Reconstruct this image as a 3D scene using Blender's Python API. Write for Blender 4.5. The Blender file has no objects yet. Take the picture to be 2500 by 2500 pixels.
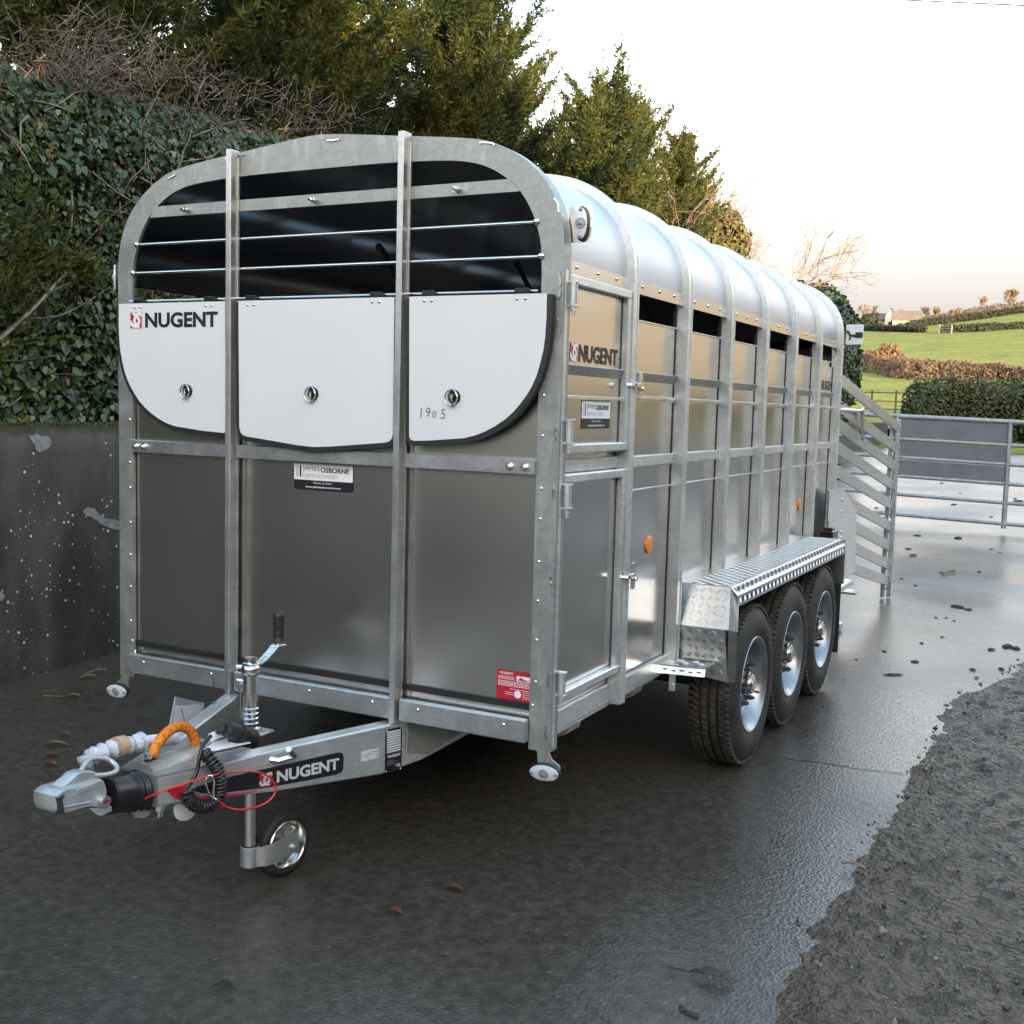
import bpy, bmesh, math, random
import numpy as np
from mathutils import Vector, Matrix, noise

random.seed(7)
rng = np.random.default_rng(11)
R = math.radians
sc = bpy.context.scene
COL = sc.collection

# ------------------------------------------------------------------ camera
CAM = np.array([2.5212, -3.2888, 1.6218])
FPX = 2760.65                       # focal length in pixels of the 2500 px photograph
_yaw, _pitch, _roll = 0.4799, -0.0930, 0.0265
_f = np.array([-math.sin(_yaw)*math.cos(_pitch), math.cos(_yaw)*math.cos(_pitch), math.sin(_pitch)])
_r = np.array([math.cos(_yaw), math.sin(_yaw), 0.0])
_u = np.cross(_r, _f)
_r, _u = _r*math.cos(_roll)+_u*math.sin(_roll), -_r*math.sin(_roll)+_u*math.cos(_roll)
cam = bpy.data.cameras.new('camera')
cam.lens = 36.0*FPX/2500.0
cam.sensor_width = 36.0
cam.clip_start = 0.05
cam.clip_end = 3000
camo = bpy.data.objects.new('camera', cam)
COL.objects.link(camo)
camo.matrix_world = Matrix(((_r[0], _u[0], -_f[0], CAM[0]), (_r[1], _u[1], -_f[1], CAM[1]), (_r[2], _u[2], -_f[2], CAM[2]), (0, 0, 0, 1)))
sc.camera = camo

# ------------------------------------------------------------------ sky, sun, exposure
SUN_EL, SUN_AZ = 9.0, 135.4          # azimuth measured from +Y towards +X: low sun behind the added barn, behind and right of the camera
world = bpy.data.worlds.new('World')
sc.world = world
world.use_nodes = True
nt = world.node_tree
nt.nodes.clear()
out = nt.nodes.new('ShaderNodeOutputWorld')
bg = nt.nodes.new('ShaderNodeBackground')
sky = nt.nodes.new('ShaderNodeTexSky')
sky.sky_type = 'NISHITA'
sky.sun_disc = False
sky.sun_elevation = R(SUN_EL)
sky.sun_rotation = R(SUN_AZ)
sky.air_density = 1.0
sky.dust_density = 1.5
tc = nt.nodes.new('ShaderNodeTexCoord')
mp = nt.nodes.new('ShaderNodeMapping')
mp.inputs['Scale'].default_value = (1.6, 1.6, 4.5)
nz = nt.nodes.new('ShaderNodeTexNoise')
nz.inputs['Scale'].default_value = 1.3
nz.inputs['Detail'].default_value = 5
nz.inputs['Roughness'].default_value = 0.55
sep = nt.nodes.new('ShaderNodeSeparateXYZ')
# cloud cover: dense low down, broken higher up
cov = nt.nodes.new('ShaderNodeMapRange')
cov.inputs['From Min'].default_value = 0.10
cov.inputs['From Max'].default_value = 0.55
cov.inputs['To Min'].default_value = 0.62
cov.inputs['To Max'].default_value = -0.15
addn = nt.nodes.new('ShaderNodeMath'); addn.operation = 'ADD'
rampc = nt.nodes.new('ShaderNodeMapRange')
rampc.interpolation_type = 'SMOOTHSTEP'
rampc.inputs['From Min'].default_value = 0.45
rampc.inputs['From Max'].default_value = 0.95
# cloud colour: greyish bank at the horizon, white above
cr = nt.nodes.new('ShaderNodeValToRGB')
cr.color_ramp.elements[0].position = 0.0
cr.color_ramp.elements[0].color = (1.85, 1.72, 1.60, 1)
cr.color_ramp.elements[1].position = 0.42
cr.color_ramp.elements[1].color = (11.6, 10.9, 10.3, 1)
e = cr.color_ramp.elements.new(0.07); e.color = (1.86, 1.75, 1.64, 1)
e = cr.color_ramp.elements.new(0.135); e.color = (3.0, 2.82, 2.62, 1)
e = cr.color_ramp.elements.new(0.20); e.color = (6.8, 6.2, 5.7, 1)
mixc = nt.nodes.new('ShaderNodeMix'); mixc.data_type = 'RGBA'
skyg = nt.nodes.new('ShaderNodeMix'); skyg.data_type = 'RGBA'; skyg.blend_type = 'MULTIPLY'
skyg.inputs[0].default_value = 1.0
skyg.inputs[7].default_value = (3.6, 3.4, 3.1, 1)
L = nt.links.new
L(tc.outputs['Generated'], mp.inputs['Vector']); L(mp.outputs[0], nz.inputs['Vector'])
L(tc.outputs['Generated'], sep.inputs[0])
L(sep.outputs['Z'], cov.inputs['Value']); L(cov.outputs[0], addn.inputs[0]); L(nz.outputs['Fac'], addn.inputs[1])
L(addn.outputs[0], rampc.inputs['Value']); L(sep.outputs['Z'], cr.inputs['Fac'])
L(sky.outputs[0], skyg.inputs[6])
L(rampc.outputs[0], mixc.inputs[0]); L(skyg.outputs[2], mixc.inputs[6]); L(cr.outputs[0], mixc.inputs[7])
L(mixc.outputs[2], bg.inputs['Color'])
bg.inputs['Strength'].default_value = 0.15
L(bg.outputs[0], out.inputs['Surface'])

sl = bpy.data.lights.new('sun', 'SUN')
sl.energy = 5.0
sl.angle = R(0.6)
sl.color = (1.0, 0.77, 0.48)
so = bpy.data.objects.new('sun', sl)
COL.objects.link(so)
_sd = Vector((math.sin(R(SUN_AZ))*math.cos(R(SUN_EL)), math.cos(R(SUN_AZ))*math.cos(R(SUN_EL)), math.sin(R(SUN_EL))))
so.rotation_euler = _sd.to_track_quat('Z', 'Y').to_euler()
so.location = (30, -30, 20)

sc.view_settings.view_transform = 'Standard'
sc.view_settings.look = 'None'
sc.view_settings.exposure = 1.35
sc.view_settings.gamma = 1.0
sc.render.engine = 'CYCLES'
sc.cycles.use_denoising = True
sc.cycles.max_bounces = 6
sc.cycles.diffuse_bounces = 3
sc.cycles.glossy_bounces = 4
sc.cycles.transmission_bounces = 3
sc.cycles.sample_clamp_indirect = 6.0
sc.cycles.caustics_reflective = False
sc.cycles.caustics_refractive = False

# ------------------------------------------------------------------ pixel -> place helpers (a pixel gives a direction only)
def ray(x, y):
    return _f + _r*(x-1250.0)/FPX - _u*(y-1250.0)/FPX
def onX(x, y, X):
    v = ray(x, y); return CAM + v*(X-CAM[0])/v[0]
def onY(x, y, Y):
    v = ray(x, y); return CAM + v*(Y-CAM[1])/v[1]

ZY = [-80, -12, -5, -.2, 1.74, 3.17, 6.7, 12.5, 25, 33, 45, 80, 125, 250, 400, 600, 700, 760, 1000]
ZZ = [-.5, -.4, -.22, -.06, .015, .035, .08, .16, .75, .95, 1.6, 3.9, 7.3, 18.0, 32.5, 51.6, 61.2, 66.0, 72]
def ground_z(x, y):
    z = float(np.interp(y, ZY, ZZ))
    if y > 120:
        t = min(1.0, (y-120)/400.0); t = t*t*(3-2*t)
        z += t*max(-14.0, min(20.0, 0.085*(x+85.0)))
        z += t*1.5*noise.noise(Vector((x*.01, y*.01, 3.1)))
    return z
def on_ground(x, y, dmax=900):
    v = ray(x, y); v = v/np.linalg.norm(v)
    d = 1.5
    while d < dmax:
        p = CAM + v*d
        if p[2] < ground_z(p[0], p[1]):
            lo, hi = d-max(.05, d*.02), d
            for _ in range(20):
                m = (lo+hi)/2; p = CAM+v*m
                if p[2] < ground_z(p[0], p[1]): hi = m
                else: lo = m
            return CAM+v*hi
        d += max(.05, d*.02)
    return CAM+v*dmax

# ------------------------------------------------------------------ materials
MATS = {}
def mat(name, c1, c2=None, scale=6.0, rough=.5, rough2=None, metal=0.0, bump=0.0, bscale=60.0, detail=5.0, stretch=(1, 1, 1),
        island=0.0, lo=.35, hi=.65, spec=None, trans=0.0, coat=0.0, alpha=1.0, bdist=.01):
    m = bpy.data.materials.new(name); m.use_nodes = True
    MATS[name] = m
    n = m.node_tree.nodes; l = m.node_tree.links.new
    p = n['Principled BSDF']
    p.inputs['Metallic'].default_value = metal
    p.inputs['Roughness'].default_value = rough
    p.inputs['Base Color'].default_value = (*c1, 1)
    if spec is not None: p.inputs['Specular IOR Level'].default_value = spec
    if coat: p.inputs['Coat Weight'].default_value = coat
    if alpha < 1: p.inputs['Alpha'].default_value = alpha
    t = n.new('ShaderNodeTexCoord'); mpn = n.new('ShaderNodeMapping')
    mpn.inputs['Scale'].default_value = stretch
    l(t.outputs['Object'], mpn.inputs['Vector'])
    col = None
    if c2 is not None:
        z = n.new('ShaderNodeTexNoise'); z.inputs['Scale'].default_value = scale; z.inputs['Detail'].default_value = detail
        z.inputs['Roughness'].default_value = .6
        l(mpn.outputs[0], z.inputs['Vector'])
        mr = n.new('ShaderNodeMapRange'); mr.inputs['From Min'].default_value = lo; mr.inputs['From Max'].default_value = hi
        l(z.outputs['Fac'], mr.inputs['Value'])
        mx = n.new('ShaderNodeMix'); mx.data_type = 'RGBA'
        mx.inputs[6].default_value = (*c1, 1); mx.inputs[7].default_value = (*c2, 1)
        l(mr.outputs[0], mx.inputs[0]); l(mx.outputs[2], p.inputs['Base Color']); col = mx.outputs[2]
        if rough2 is not None:
            rr = n.new('ShaderNodeMapRange'); rr.inputs['To Min'].default_value = rough; rr.inputs['To Max'].default_value = rough2
            l(mr.outputs[0], rr.inputs['Value']); l(rr.outputs[0], p.inputs['Roughness'])
    if island:
        g = n.new('ShaderNodeNewGeometry')
        hs = n.new('ShaderNodeHueSaturation')
        ri = n.new('ShaderNodeMapRange'); ri.inputs['To Min'].default_value = 1-island; ri.inputs['To Max'].default_value = 1+island
        rh = n.new('ShaderNodeMapRange'); rh.inputs['To Min'].default_value = .5-.035*island; rh.inputs['To Max'].default_value = .5+.035*island
        l(g.outputs['Random Per Island'], ri.inputs['Value']); l(ri.outputs[0], hs.inputs['Value'])
        l(g.outputs['Random Per Island'], rh.inputs['Value']); l(rh.outputs[0], hs.inputs['Hue'])
        if col: l(col, hs.inputs['Color'])
        else: hs.inputs['Color'].default_value = (*c1, 1)
        l(hs.outputs[0], p.inputs['Base Color']); col = hs.outputs[0]
    if trans:
        o = n['Material Output']
        tr = n.new('ShaderNodeBsdfTranslucent'); ms = n.new('ShaderNodeMixShader')
        ms.inputs[0].default_value = trans
        if col: l(col, tr.inputs['Color'])
        else: tr.inputs['Color'].default_value = (*c1, 1)
        l(p.outputs[0], ms.inputs[1]); l(tr.outputs[0], ms.inputs[2]); l(ms.outputs[0], o.inputs['Surface'])
    if bump:
        b = n.new('ShaderNodeTexNoise'); b.inputs['Scale'].default_value = bscale; b.inputs['Detail'].default_value = 4
        l(mpn.outputs[0], b.inputs['Vector'])
        bn = n.new('ShaderNodeBump'); bn.inputs['Strength'].default_value = bump; bn.inputs['Distance'].default_value = bdist
        l(b.outputs['Fac'], bn.inputs['Height']); l(bn.outputs[0], p.inputs['Normal'])
    return m

def galv(name, c1, c2, rough, rough2, metal=.85, diag=0.0):
    """hot-dip galvanised steel: crystal spangle, clouding and pale streaks"""
    m = mat(name, c1, c2, scale=9, rough=rough, rough2=rough2, metal=metal, lo=.3, hi=.7)
    n = m.node_tree.nodes; l = m.node_tree.links.new
    p = n['Principled BSDF']
    t = n['Texture Coordinate']
    v = n.new('ShaderNodeTexVoronoi'); v.inputs['Scale'].default_value = 70
    mpn = n.new('ShaderNodeMapping'); mpn.inputs['Rotation'].default_value = (R(35), R(25), R(40)); mpn.inputs['Scale'].default_value = (1, .35, 1)
    l(t.outputs['Object'], mpn.inputs['Vector']); l(mpn.outputs[0], v.inputs['Vector'])
    st = n.new('ShaderNodeTexNoise'); st.inputs['Scale'].default_value = 28; st.inputs['Detail'].default_value = 6
    m2 = n.new('ShaderNodeMapping'); m2.inputs['Rotation'].default_value = (R(20), R(-50), 0); m2.inputs['Scale'].default_value = (1, .3, .22)
    l(t.outputs['Object'], m2.inputs['Vector']); l(m2.outputs[0], st.inputs['Vector'])
    srt = n.new('ShaderNodeMapRange'); srt.inputs['From Min'].default_value = .56; srt.inputs['From Max'].default_value = .74
    l(st.outputs['Fac'], srt.inputs['Value'])
    src = p.inputs['Base Color'].links[0].from_socket
    sepc = n.new('ShaderNodeSeparateColor'); l(v.outputs['Color'], sepc.inputs[0])
    mr = n.new('ShaderNodeMapRange'); mr.inputs['To Min'].default_value = .92; mr.inputs['To Max'].default_value = 1.07
    l(sepc.outputs[0], mr.inputs['Value'])
    hs = n.new('ShaderNodeHueSaturation'); l(src, hs.inputs['Color']); l(mr.outputs[0], hs.inputs['Value'])
    mx = n.new('ShaderNodeMix'); mx.data_type = 'RGBA'; mx.inputs[7].default_value = (.60, .61, .60, 1)
    mm = n.new('ShaderNodeMath'); mm.operation = 'MULTIPLY'; mm.inputs[1].default_value = .45
    l(srt.outputs[0], mm.inputs[0]); l(mm.outputs[0], mx.inputs[0]); l(hs.outputs[0], mx.inputs[6]); l(mx.outputs[2], p.inputs['Base Color'])
    return m

G_FRAME = galv('galvanised_frame', (.27, .282, .265), (.37, .38, .358), .38, .54, metal=.6)
G_STEEL = galv('galvanised_steel', (.45, .465, .47), (.56, .57, .575), .28, .42, metal=.8)
G_BRIGHT = galv('galvanised_bright', (.60, .625, .635), (.69, .715, .725), .28, .42, metal=.75)
ALU = mat('aluminium_sheet', (.69, .675, .635), (.74, .725, .685), scale=3, rough=.23, rough2=.28, metal=1.0, detail=1, lo=.0, hi=1.0)
ALU_SIDE = mat('aluminium_plank', (.58, .575, .56), (.66, .655, .64), scale=4, rough=.16, rough2=.23, metal=1.0, detail=1, lo=0.0, hi=1.0, stretch=(1, .5, 1.5))
ALU_ROOF = mat('roof_aluminium', (.45, .475, .52), (.49, .515, .56), scale=4, rough=.40, rough2=.46, metal=.9, detail=3)
ALU_EDGE = mat('aluminium_edge', (.80, .80, .79), rough=.25, metal=1.0)
CHEQ = mat('chequer_plate', (.40, .405, .41), (.50, .505, .51), scale=20, rough=.28, rough2=.40, metal=1.0, bump=.03, bscale=140)
WHITE = mat('white_panel', (.70, .70, .70), (.67, .67, .675), scale=2.5, rough=.38, rough2=.48, bump=.01, bscale=15)
BLACK = mat('black_rubber', (.012, .012, .013), (.02, .02, .02), scale=30, rough=.5, bump=.1, bscale=300)
PLASTIC = mat('black_plastic', (.012, .012, .014), rough=.32)
INNER = mat('dark_lining', (.40, .41, .44), (.48, .49, .52), scale=4, rough=.38)
LINING = mat('roof_inside', (.34, .35, .37), (.40, .41, .43), scale=3, rough=.20, metal=1.0, detail=1, lo=0.0, hi=1.0)
CHROME = mat('zinc_plate', (.72, .73, .72), (.66, .65, .60), scale=14, rough=.16, rough2=.28, metal=1.0)
SILVER = mat('rim_silver', (.27, .28, .295), (.40, .41, .425), scale=9, rough=.28, rough2=.42, metal=.92, bump=.02, bscale=60)
BRASS = mat('hub_cap_zinc', (.30, .295, .26), (.40, .39, .34), scale=20, rough=.25, metal=1.0)
INK = mat('black_print', (.010, .010, .013), rough=.45)
GREYINK = mat('grey_print', (.20, .20, .21), rough=.5)
PENCIL = mat('pencil_mark', (.10, .10, .11), rough=.6)
REDP = mat('red_print', (.47, .018, .03), rough=.42)
WHITEP = mat('white_print', (.80, .80, .82), rough=.45)
SILVERP = mat('silver_print', (.55, .56, .58), rough=.4)
ORANGE = mat('amber_lens', (.85, .24, .01), rough=.22, coat=.4)
LENS = mat('clear_lens', (.62, .63, .66), rough=.15, coat=.5)
LENSD = mat('lens_dome', (.25, .25, .26), rough=.12, coat=.6)
COUPL = mat('coupling_paint', (.44, .47, .48), (.56, .59, .60), scale=26, rough=.30, rough2=.48, metal=.55, bump=.12, bscale=160)
REDCORD = mat('red_cable', (.60, .012, .015), rough=.3, coat=.3)
ORHOSE = mat('orange_mesh', (.80, .24, .015), (.45, .10, .01), scale=120, rough=.7, lo=.45, hi=.6)
PAPER = mat('paper', (.80, .79, .84), rough=.7)
WRAP = mat('bubble_wrap', (.62, .65, .72), (.45, .47, .53), scale=40, rough=.2, bump=.6, bscale=90)
TAPE = mat('brown_tape', (.52, .36, .22), rough=.35)
POLY = mat('clear_plastic', (.70, .74, .80), rough=.12, alpha=.32, spec=.8)
DARKSTEEL = mat('dark_steel', (.07, .07, .075), (.12, .115, .11), scale=12, rough=.5, metal=.6)
PLY = mat('under_floor', (.22, .21, .19), (.30, .29, .26), scale=6, rough=.5)
# ------------------------------------------------------------------ mesh building
class MB:
    def __init__(s):
        s.v = []; s.f = []; s.m = []
    def add(s, vs, fs, mi=0):
        o = len(s.v)
        s.v += [tuple(map(float, p)) for p in vs]
        s.f += [tuple(i+o for i in q) for q in fs]
        s.m += [mi]*len(fs)
        return s
    def frame_box(s, c, ax, ay, az, hx, hy, hz, b=.002, mi=0):
        """chamfered box, centre c, unit axes, half sizes"""
        c = np.array(c, float); ax, ay, az = (np.array(a, float) for a in (ax, ay, az))
        b = min(b, hx*.45, hy*.45, hz*.45)
        if b <= 0: b = 1e-5
        idx = {}; vs = []
        for sx in (-1, 1):
            for sy in (-1, 1):
                for sz in (-1, 1):
                    for k in range(3):
                        d = [hx-b, hy-b, hz-b]; d[k] = (hx, hy, hz)[k]
                        idx[sx, sy, sz, k] = len(vs)
                        vs.append(c+ax*sx*d[0]+ay*sy*d[1]+az*sz*d[2])
        fs = []
        for k in range(3):
            a, bb = [i for i in range(3) if i != k]
            for sg in (-1, 1):
                q = []
                for (u, w) in ((-1, -1), (1, -1), (1, 1), (-1, 1)):
                    t = [0, 0, 0]; t[k] = sg; t[a] = u; t[bb] = w
                    q.append(idx[t[0], t[1], t[2], k])
                fs.append(q)
        for k in range(3):                       # edges along axis k
            a, bb = [i for i in range(3) if i != k]
            for u in (-1, 1):
                for w in (-1, 1):
                    t0 = [0, 0, 0]; t0[k] = -1; t0[a] = u; t0[bb] = w
                    t1 = list(t0); t1[k] = 1
                    fs.append([idx[(*t0, a)], idx[(*t1, a)], idx[(*t1, bb)], idx[(*t0, bb)]])
        for sx in (-1, 1):
            for sy in (-1, 1):
                for sz in (-1, 1):
                    fs.append([idx[sx, sy, sz, 0], idx[sx, sy, sz, 1], idx[sx, sy, sz, 2]])
        return s.add(vs, fs, mi)
    def box(s, x0, x1, y0, y1, z0, z1, b=.002, mi=0):
        return s.frame_box(((x0+x1)/2, (y0+y1)/2, (z0+z1)/2), (1, 0, 0), (0, 1, 0), (0, 0, 1), abs(x1-x0)/2, abs(y1-y0)/2, abs(z1-z0)/2, b, mi)
    def bar(s, p, q, w, h, up=(0, 0, 1), b=.002, mi=0):
        """rectangular bar from p to q, width w (sideways), height h (along up)"""
        p = np.array(p, float); q = np.array(q, float); d = q-p; Ln = np.linalg.norm(d); d = d/Ln
        up = np.array(up, float); sd = np.cross(d, up); sd /= np.linalg.norm(sd); up = np.cross(sd, d)
        return s.frame_box((p+q)/2, d, sd, up, Ln/2, w/2, h/2, b, mi)
    def cyl(s, p, q, r, n=12, mi=0, r2=None, caps=True):
        p = np.array(p, float); q = np.array(q, float); d = q-p; d /= np.linalg.norm(d)
        a = np.cross(d, (0, 0, 1) if abs(d[2]) < .9 else (1, 0, 0)); a /= np.linalg.norm(a); bb = np.cross(d, a)
        r2 = r if r2 is None else r2
        vs = []
        for (c, rr) in ((p, r), (q, r2)):
            for i in range(n):
                t = 2*math.pi*i/n; vs.append(c+rr*(a*math.cos(t)+bb*math.sin(t)))
        fs = [(i, (i+1) % n, n+(i+1) % n, n+i) for i in range(n)]
        if caps: fs += [tuple(range(n))[::-1], tuple(range(n, 2*n))]
        return s.add(vs, fs, mi)
    def tube(s, pts, r, n=8, mi=0, closed=False, rs=None):
        P = [np.array(p, float) for p in pts]; m = len(P)
        vs = []; prev = None
        for i in range(m):
            if closed: t = P[(i+1) % m]-P[i-1]
            else: t = P[min(i+1, m-1)]-P[max(i-1, 0)]
            t = t/(np.linalg.norm(t)+1e-12)
            if prev is None:
                a = np.cross(t, (0, 0, 1) if abs(t[2]) < .9 else (1, 0, 0))
            else:
                a = prev-t*(prev@t)
            a = a/(np.linalg.norm(a)+1e-12); prev = a; bb = np.cross(t, a)
            rr = rs[i] if rs is not None else r
            for k in range(n):
                th = 2*math.pi*k/n; vs.append(P[i]+rr*(a*math.cos(th)+bb*math.sin(th)))
        fs = []
        for i in range(m if closed else m-1):
            j = (i+1) % m
            for k in range(n):
                fs.append((i*n+k, i*n+(k+1) % n, j*n+(k+1) % n, j*n+k))
        if not closed: fs += [tuple(range(n))[::-1], tuple(range((m-1)*n, m*n))]
        return s.add(vs, fs, mi)
    def prism(s, poly, fn, d0, d1, mi=0, mi_side=None):
        n = len(poly)
        vs = [fn(a, b, d0) for a, b in poly]+[fn(a, b, d1) for a, b in poly]
        s.add(vs, [tuple(range(n))[::-1], tuple(range(n, 2*n))], mi)
        o = len(s.v)-2*n
        for i in range(n):
            s.f.append((o+i, o+(i+1) % n, o+n+(i+1) % n, o+n+i)); s.m.append(mi if mi_side is None else mi_side)
        return s
    def ribbon(s, A, B, fn, d0, d1, mi=0):
        """solid strip between two matching outlines A and B (lists of 2d points), extruded d0..d1"""
        n = len(A)
        vs = [fn(*p, d0) for p in A]+[fn(*p, d0) for p in B]+[fn(*p, d1) for p in A]+[fn(*p, d1) for p in B]
        fs = []
        for i in range(n-1):
            fs += [(i, i+1, n+i+1, n+i), (2*n+i, 3*n+i, 3*n+i+1, 2*n+i+1), (i, 2*n+i, 2*n+i+1, i+1), (n+i, n+i+1, 3*n+i+1, 3*n+i)]
        fs += [(0, n, 3*n, 2*n), (n-1, 3*n-1, 4*n-1, 2*n-1)]
        return s.add(vs, fs, mi)
    def lathe(s, prof, c, axis, n=32, mi=0, closed=False):
        """prof: list of (along axis, radius)"""
        c = np.array(c, float); d = np.array(axis, float); d /= np.linalg.norm(d)
        a = np.cross(d, (0, 0, 1) if abs(d[2]) < .9 else (1, 0, 0)); a /= np.linalg.norm(a); bb = np.cross(d, a)
        vs = []
        for (h, r) in prof:
            for i in range(n):
                t = 2*math.pi*i/n; vs.append(c+d*h+r*(a*math.cos(t)+bb*math.sin(t)))
        fs = []
        m = len(prof)
        for j in range(m if closed else m-1):
            k = (j+1) % m
            for i in range(n):
                fs.append((j*n+i, j*n+(i+1) % n, k*n+(i+1) % n, k*n+i))
        return s.add(vs, fs, mi)
    def disc(s, c, axis, r, n=20, mi=0, ry=None, up=None):
        c = np.array(c, float); d = np.array(axis, float); d /= np.linalg.norm(d)
        up = np.array(up if up is not None else ((0, 0, 1) if abs(d[2]) < .9 else (1, 0, 0)), float)
        a = np.cross(up, d); a /= np.linalg.norm(a); bb = np.cross(d, a)
        ry = r if ry is None else ry
        return s.add([c+r*a*math.cos(2*math.pi*i/n)+ry*bb*math.sin(2*math.pi*i/n) for i in range(n)], [tuple(range(n))], mi)
    def oval(s, c, axis, rx, ry, h, n=24, mi=0, up=None, taper=.85):
        """raised oval boss"""
        c = np.array(c, float); d = np.array(axis, float); d /= np.linalg.norm(d)
        up = np.array(up if up is not None else (0, 0, 1), float)
        a = np.cross(up, d); a /= np.linalg.norm(a); bb = np.cross(d, a)
        vs = []
        for (hh, k) in ((0, 1), (h*.7, 1), (h, taper)):
            for i in range(n):
                t = 2*math.pi*i/n; vs.append(c+d*hh+k*(rx*a*math.cos(t)+ry*bb*math.sin(t)))
        fs = [(j*n+i, j*n+(i+1) % n, (j+1)*n+(i+1) % n, (j+1)*n+i) for j in range(2) for i in range(n)]
        fs.append(tuple(range(2*n, 3*n)))
        return s.add(vs, fs, mi)
    def dome(s, c, axis, r, h=None, n=8, mi=0):
        h = r*.6 if h is None else h
        return s.lathe([(0, r), (h*.6, r*.8), (h*.92, r*.4), (h, r*.02)], c, axis, n, mi)
    def hexnut(s, c, axis, r, h, mi=0):
        c = np.array(c, float); d = np.array(axis, float); d /= np.linalg.norm(d)
        return s.cyl(c, c+d*h, r, 6, mi)
    def text(s, txt, o, right, up, h, w=None, mi=0, bold=0.0):
        V, F, bw, bh = glyphs(txt, bold)
        o = np.array(o, float); right = np.array(right, float); up = np.array(up, float)
        kx = (w/bw) if w else h/bh
        vs = [o+right*(x*kx)+up*(y*h/bh) for x, y in V]
        return s.add(vs, F, mi)
    def build(s, name, mats, parent=None, recalc=True, smooth=None, loc=None, kind=None, label=None):
        me = bpy.data.meshes.new(name)
        me.from_pydata(s.v, [], s.f)
        mats = mats if isinstance(mats, (list, tuple)) else [mats]
        for m in mats: me.materials.append(m)
        if len(mats) > 1: me.polygons.foreach_set('material_index', s.m)
        if recalc:
            bm = bmesh.new(); bm.from_mesh(me); bmesh.ops.recalc_face_normals(bm, faces=bm.faces); bm.to_mesh(me); bm.free()
        if smooth is not None:
            me.polygons.foreach_set('use_smooth', [True]*len(me.polygons)); me.set_sharp_from_angle(angle=R(smooth))
        me.update()
        o = bpy.data.objects.new(name, me); COL.objects.link(o)
        if loc is not None: o.location = loc
        if parent is not None: adopt(o, parent)
        if kind: o['kind'] = kind
        if label: o['label'] = label
        return o

_studs = {}
def stud(name, c, axis, r, material, parent, h=None, n=8, shape='dome'):
    """one rivet, bolt head or nut; alike ones share their mesh"""
    k = (tuple(np.round(axis, 4)), r, h, n, shape, material.name)
    if k not in _studs:
        b = MB()
        if shape == 'dome': b.dome((0, 0, 0), axis, r, h, n)
        else:
            a = np.array(axis, float); a /= np.linalg.norm(a)
            b.lathe([(0, r*1.25), (h*.3, r*1.05)], (0, 0, 0), a, 10); b.cyl(a*h*.3, a*h, r, 6); b.cyl(a*h, a*h*1.35, r*.55, 8)
        o = b.build(name, [material], None, smooth=45)
        _studs[k] = o.data
    else:
        o = bpy.data.objects.new(name, _studs[k]); COL.objects.link(o)
    o.location = tuple(map(float, c)); adopt(o, parent)
    return o
WORLD_AT = {}
def adopt(o, parent):
    o.parent = parent
    pl = Vector(WORLD_AT.get(parent.name, (0, 0, 0)))
    o.matrix_parent_inverse = Matrix.Translation(-pl)
    WORLD_AT[o.name] = tuple(o.location)

def thing(name, label, cat, loc=(0, 0, 0), group=None):
    o = bpy.data.objects.new(name, None); COL.objects.link(o)
    o.empty_display_size = .2; o.location = loc; WORLD_AT[o.name] = tuple(loc)
    o['label'] = label; o['category'] = cat
    if group: o['group'] = group
    return o
def tag(o, label=None, cat=None, group=None, kind=None):
    if label: o['label'] = label
    if cat: o['category'] = cat
    if group: o['group'] = group
    if kind: o['kind'] = kind
    return o

_gl = {}
def glyphs(txt, bold=0.0):
    k = (txt, bold)
    if k in _gl: return _gl[k]
    cu = bpy.data.curves.new('glyph', 'FONT'); cu.body = txt; cu.size = 1; cu.offset = bold; cu.resolution_u = 3
    ob = bpy.data.objects.new('glyph', cu); COL.objects.link(ob)
    dg = bpy.context.evaluated_depsgraph_get(); dg.update()
    me = ob.evaluated_get(dg).to_mesh()
    V = np.array([(v.co.x, v.co.y) for v in me.vertices]); F = [tuple(p.vertices) for p in me.polygons]
    mn = V.min(0); mx = V.max(0); V = V-mn
    ob.evaluated_get(dg).to_mesh_clear()
    bpy.data.objects.remove(ob); bpy.data.curves.remove(cu)
    _gl[k] = (V, F, mx[0]-mn[0], mx[1]-mn[1])
    return _gl[k]

def scatter(name, P, X, Y, Z, base, material, parent=None, kind=None):
    """N copies of one small polygon (base: k x 3 in local x,y,z) as one mesh"""
    N = len(P); k = len(base); base = np.asarray(base, float)
    V = (P[:, None, :]+base[None, :, 0:1]*X[:, None, :]+base[None, :, 1:2]*Y[:, None, :]+base[None, :, 2:3]*Z[:, None, :]).reshape(-1, 3)
    me = bpy.data.meshes.new(name)
    me.vertices.add(N*k); me.vertices.foreach_set('co', V.astype(np.float32).ravel())
    me.loops.add(N*k); me.loops.foreach_set('vertex_index', np.arange(N*k, dtype=np.int32))
    me.polygons.add(N); me.polygons.foreach_set('loop_start', np.arange(0, N*k, k, dtype=np.int32))
    me.polygons.foreach_set('loop_total', np.full(N, k, dtype=np.int32))
    me.materials.append(material); me.update(calc_edges=True)
    o = bpy.data.objects.new(name, me); COL.objects.link(o)
    if parent is not None: adopt(o, parent)
    if kind: o['kind'] = kind
    return o
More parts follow.
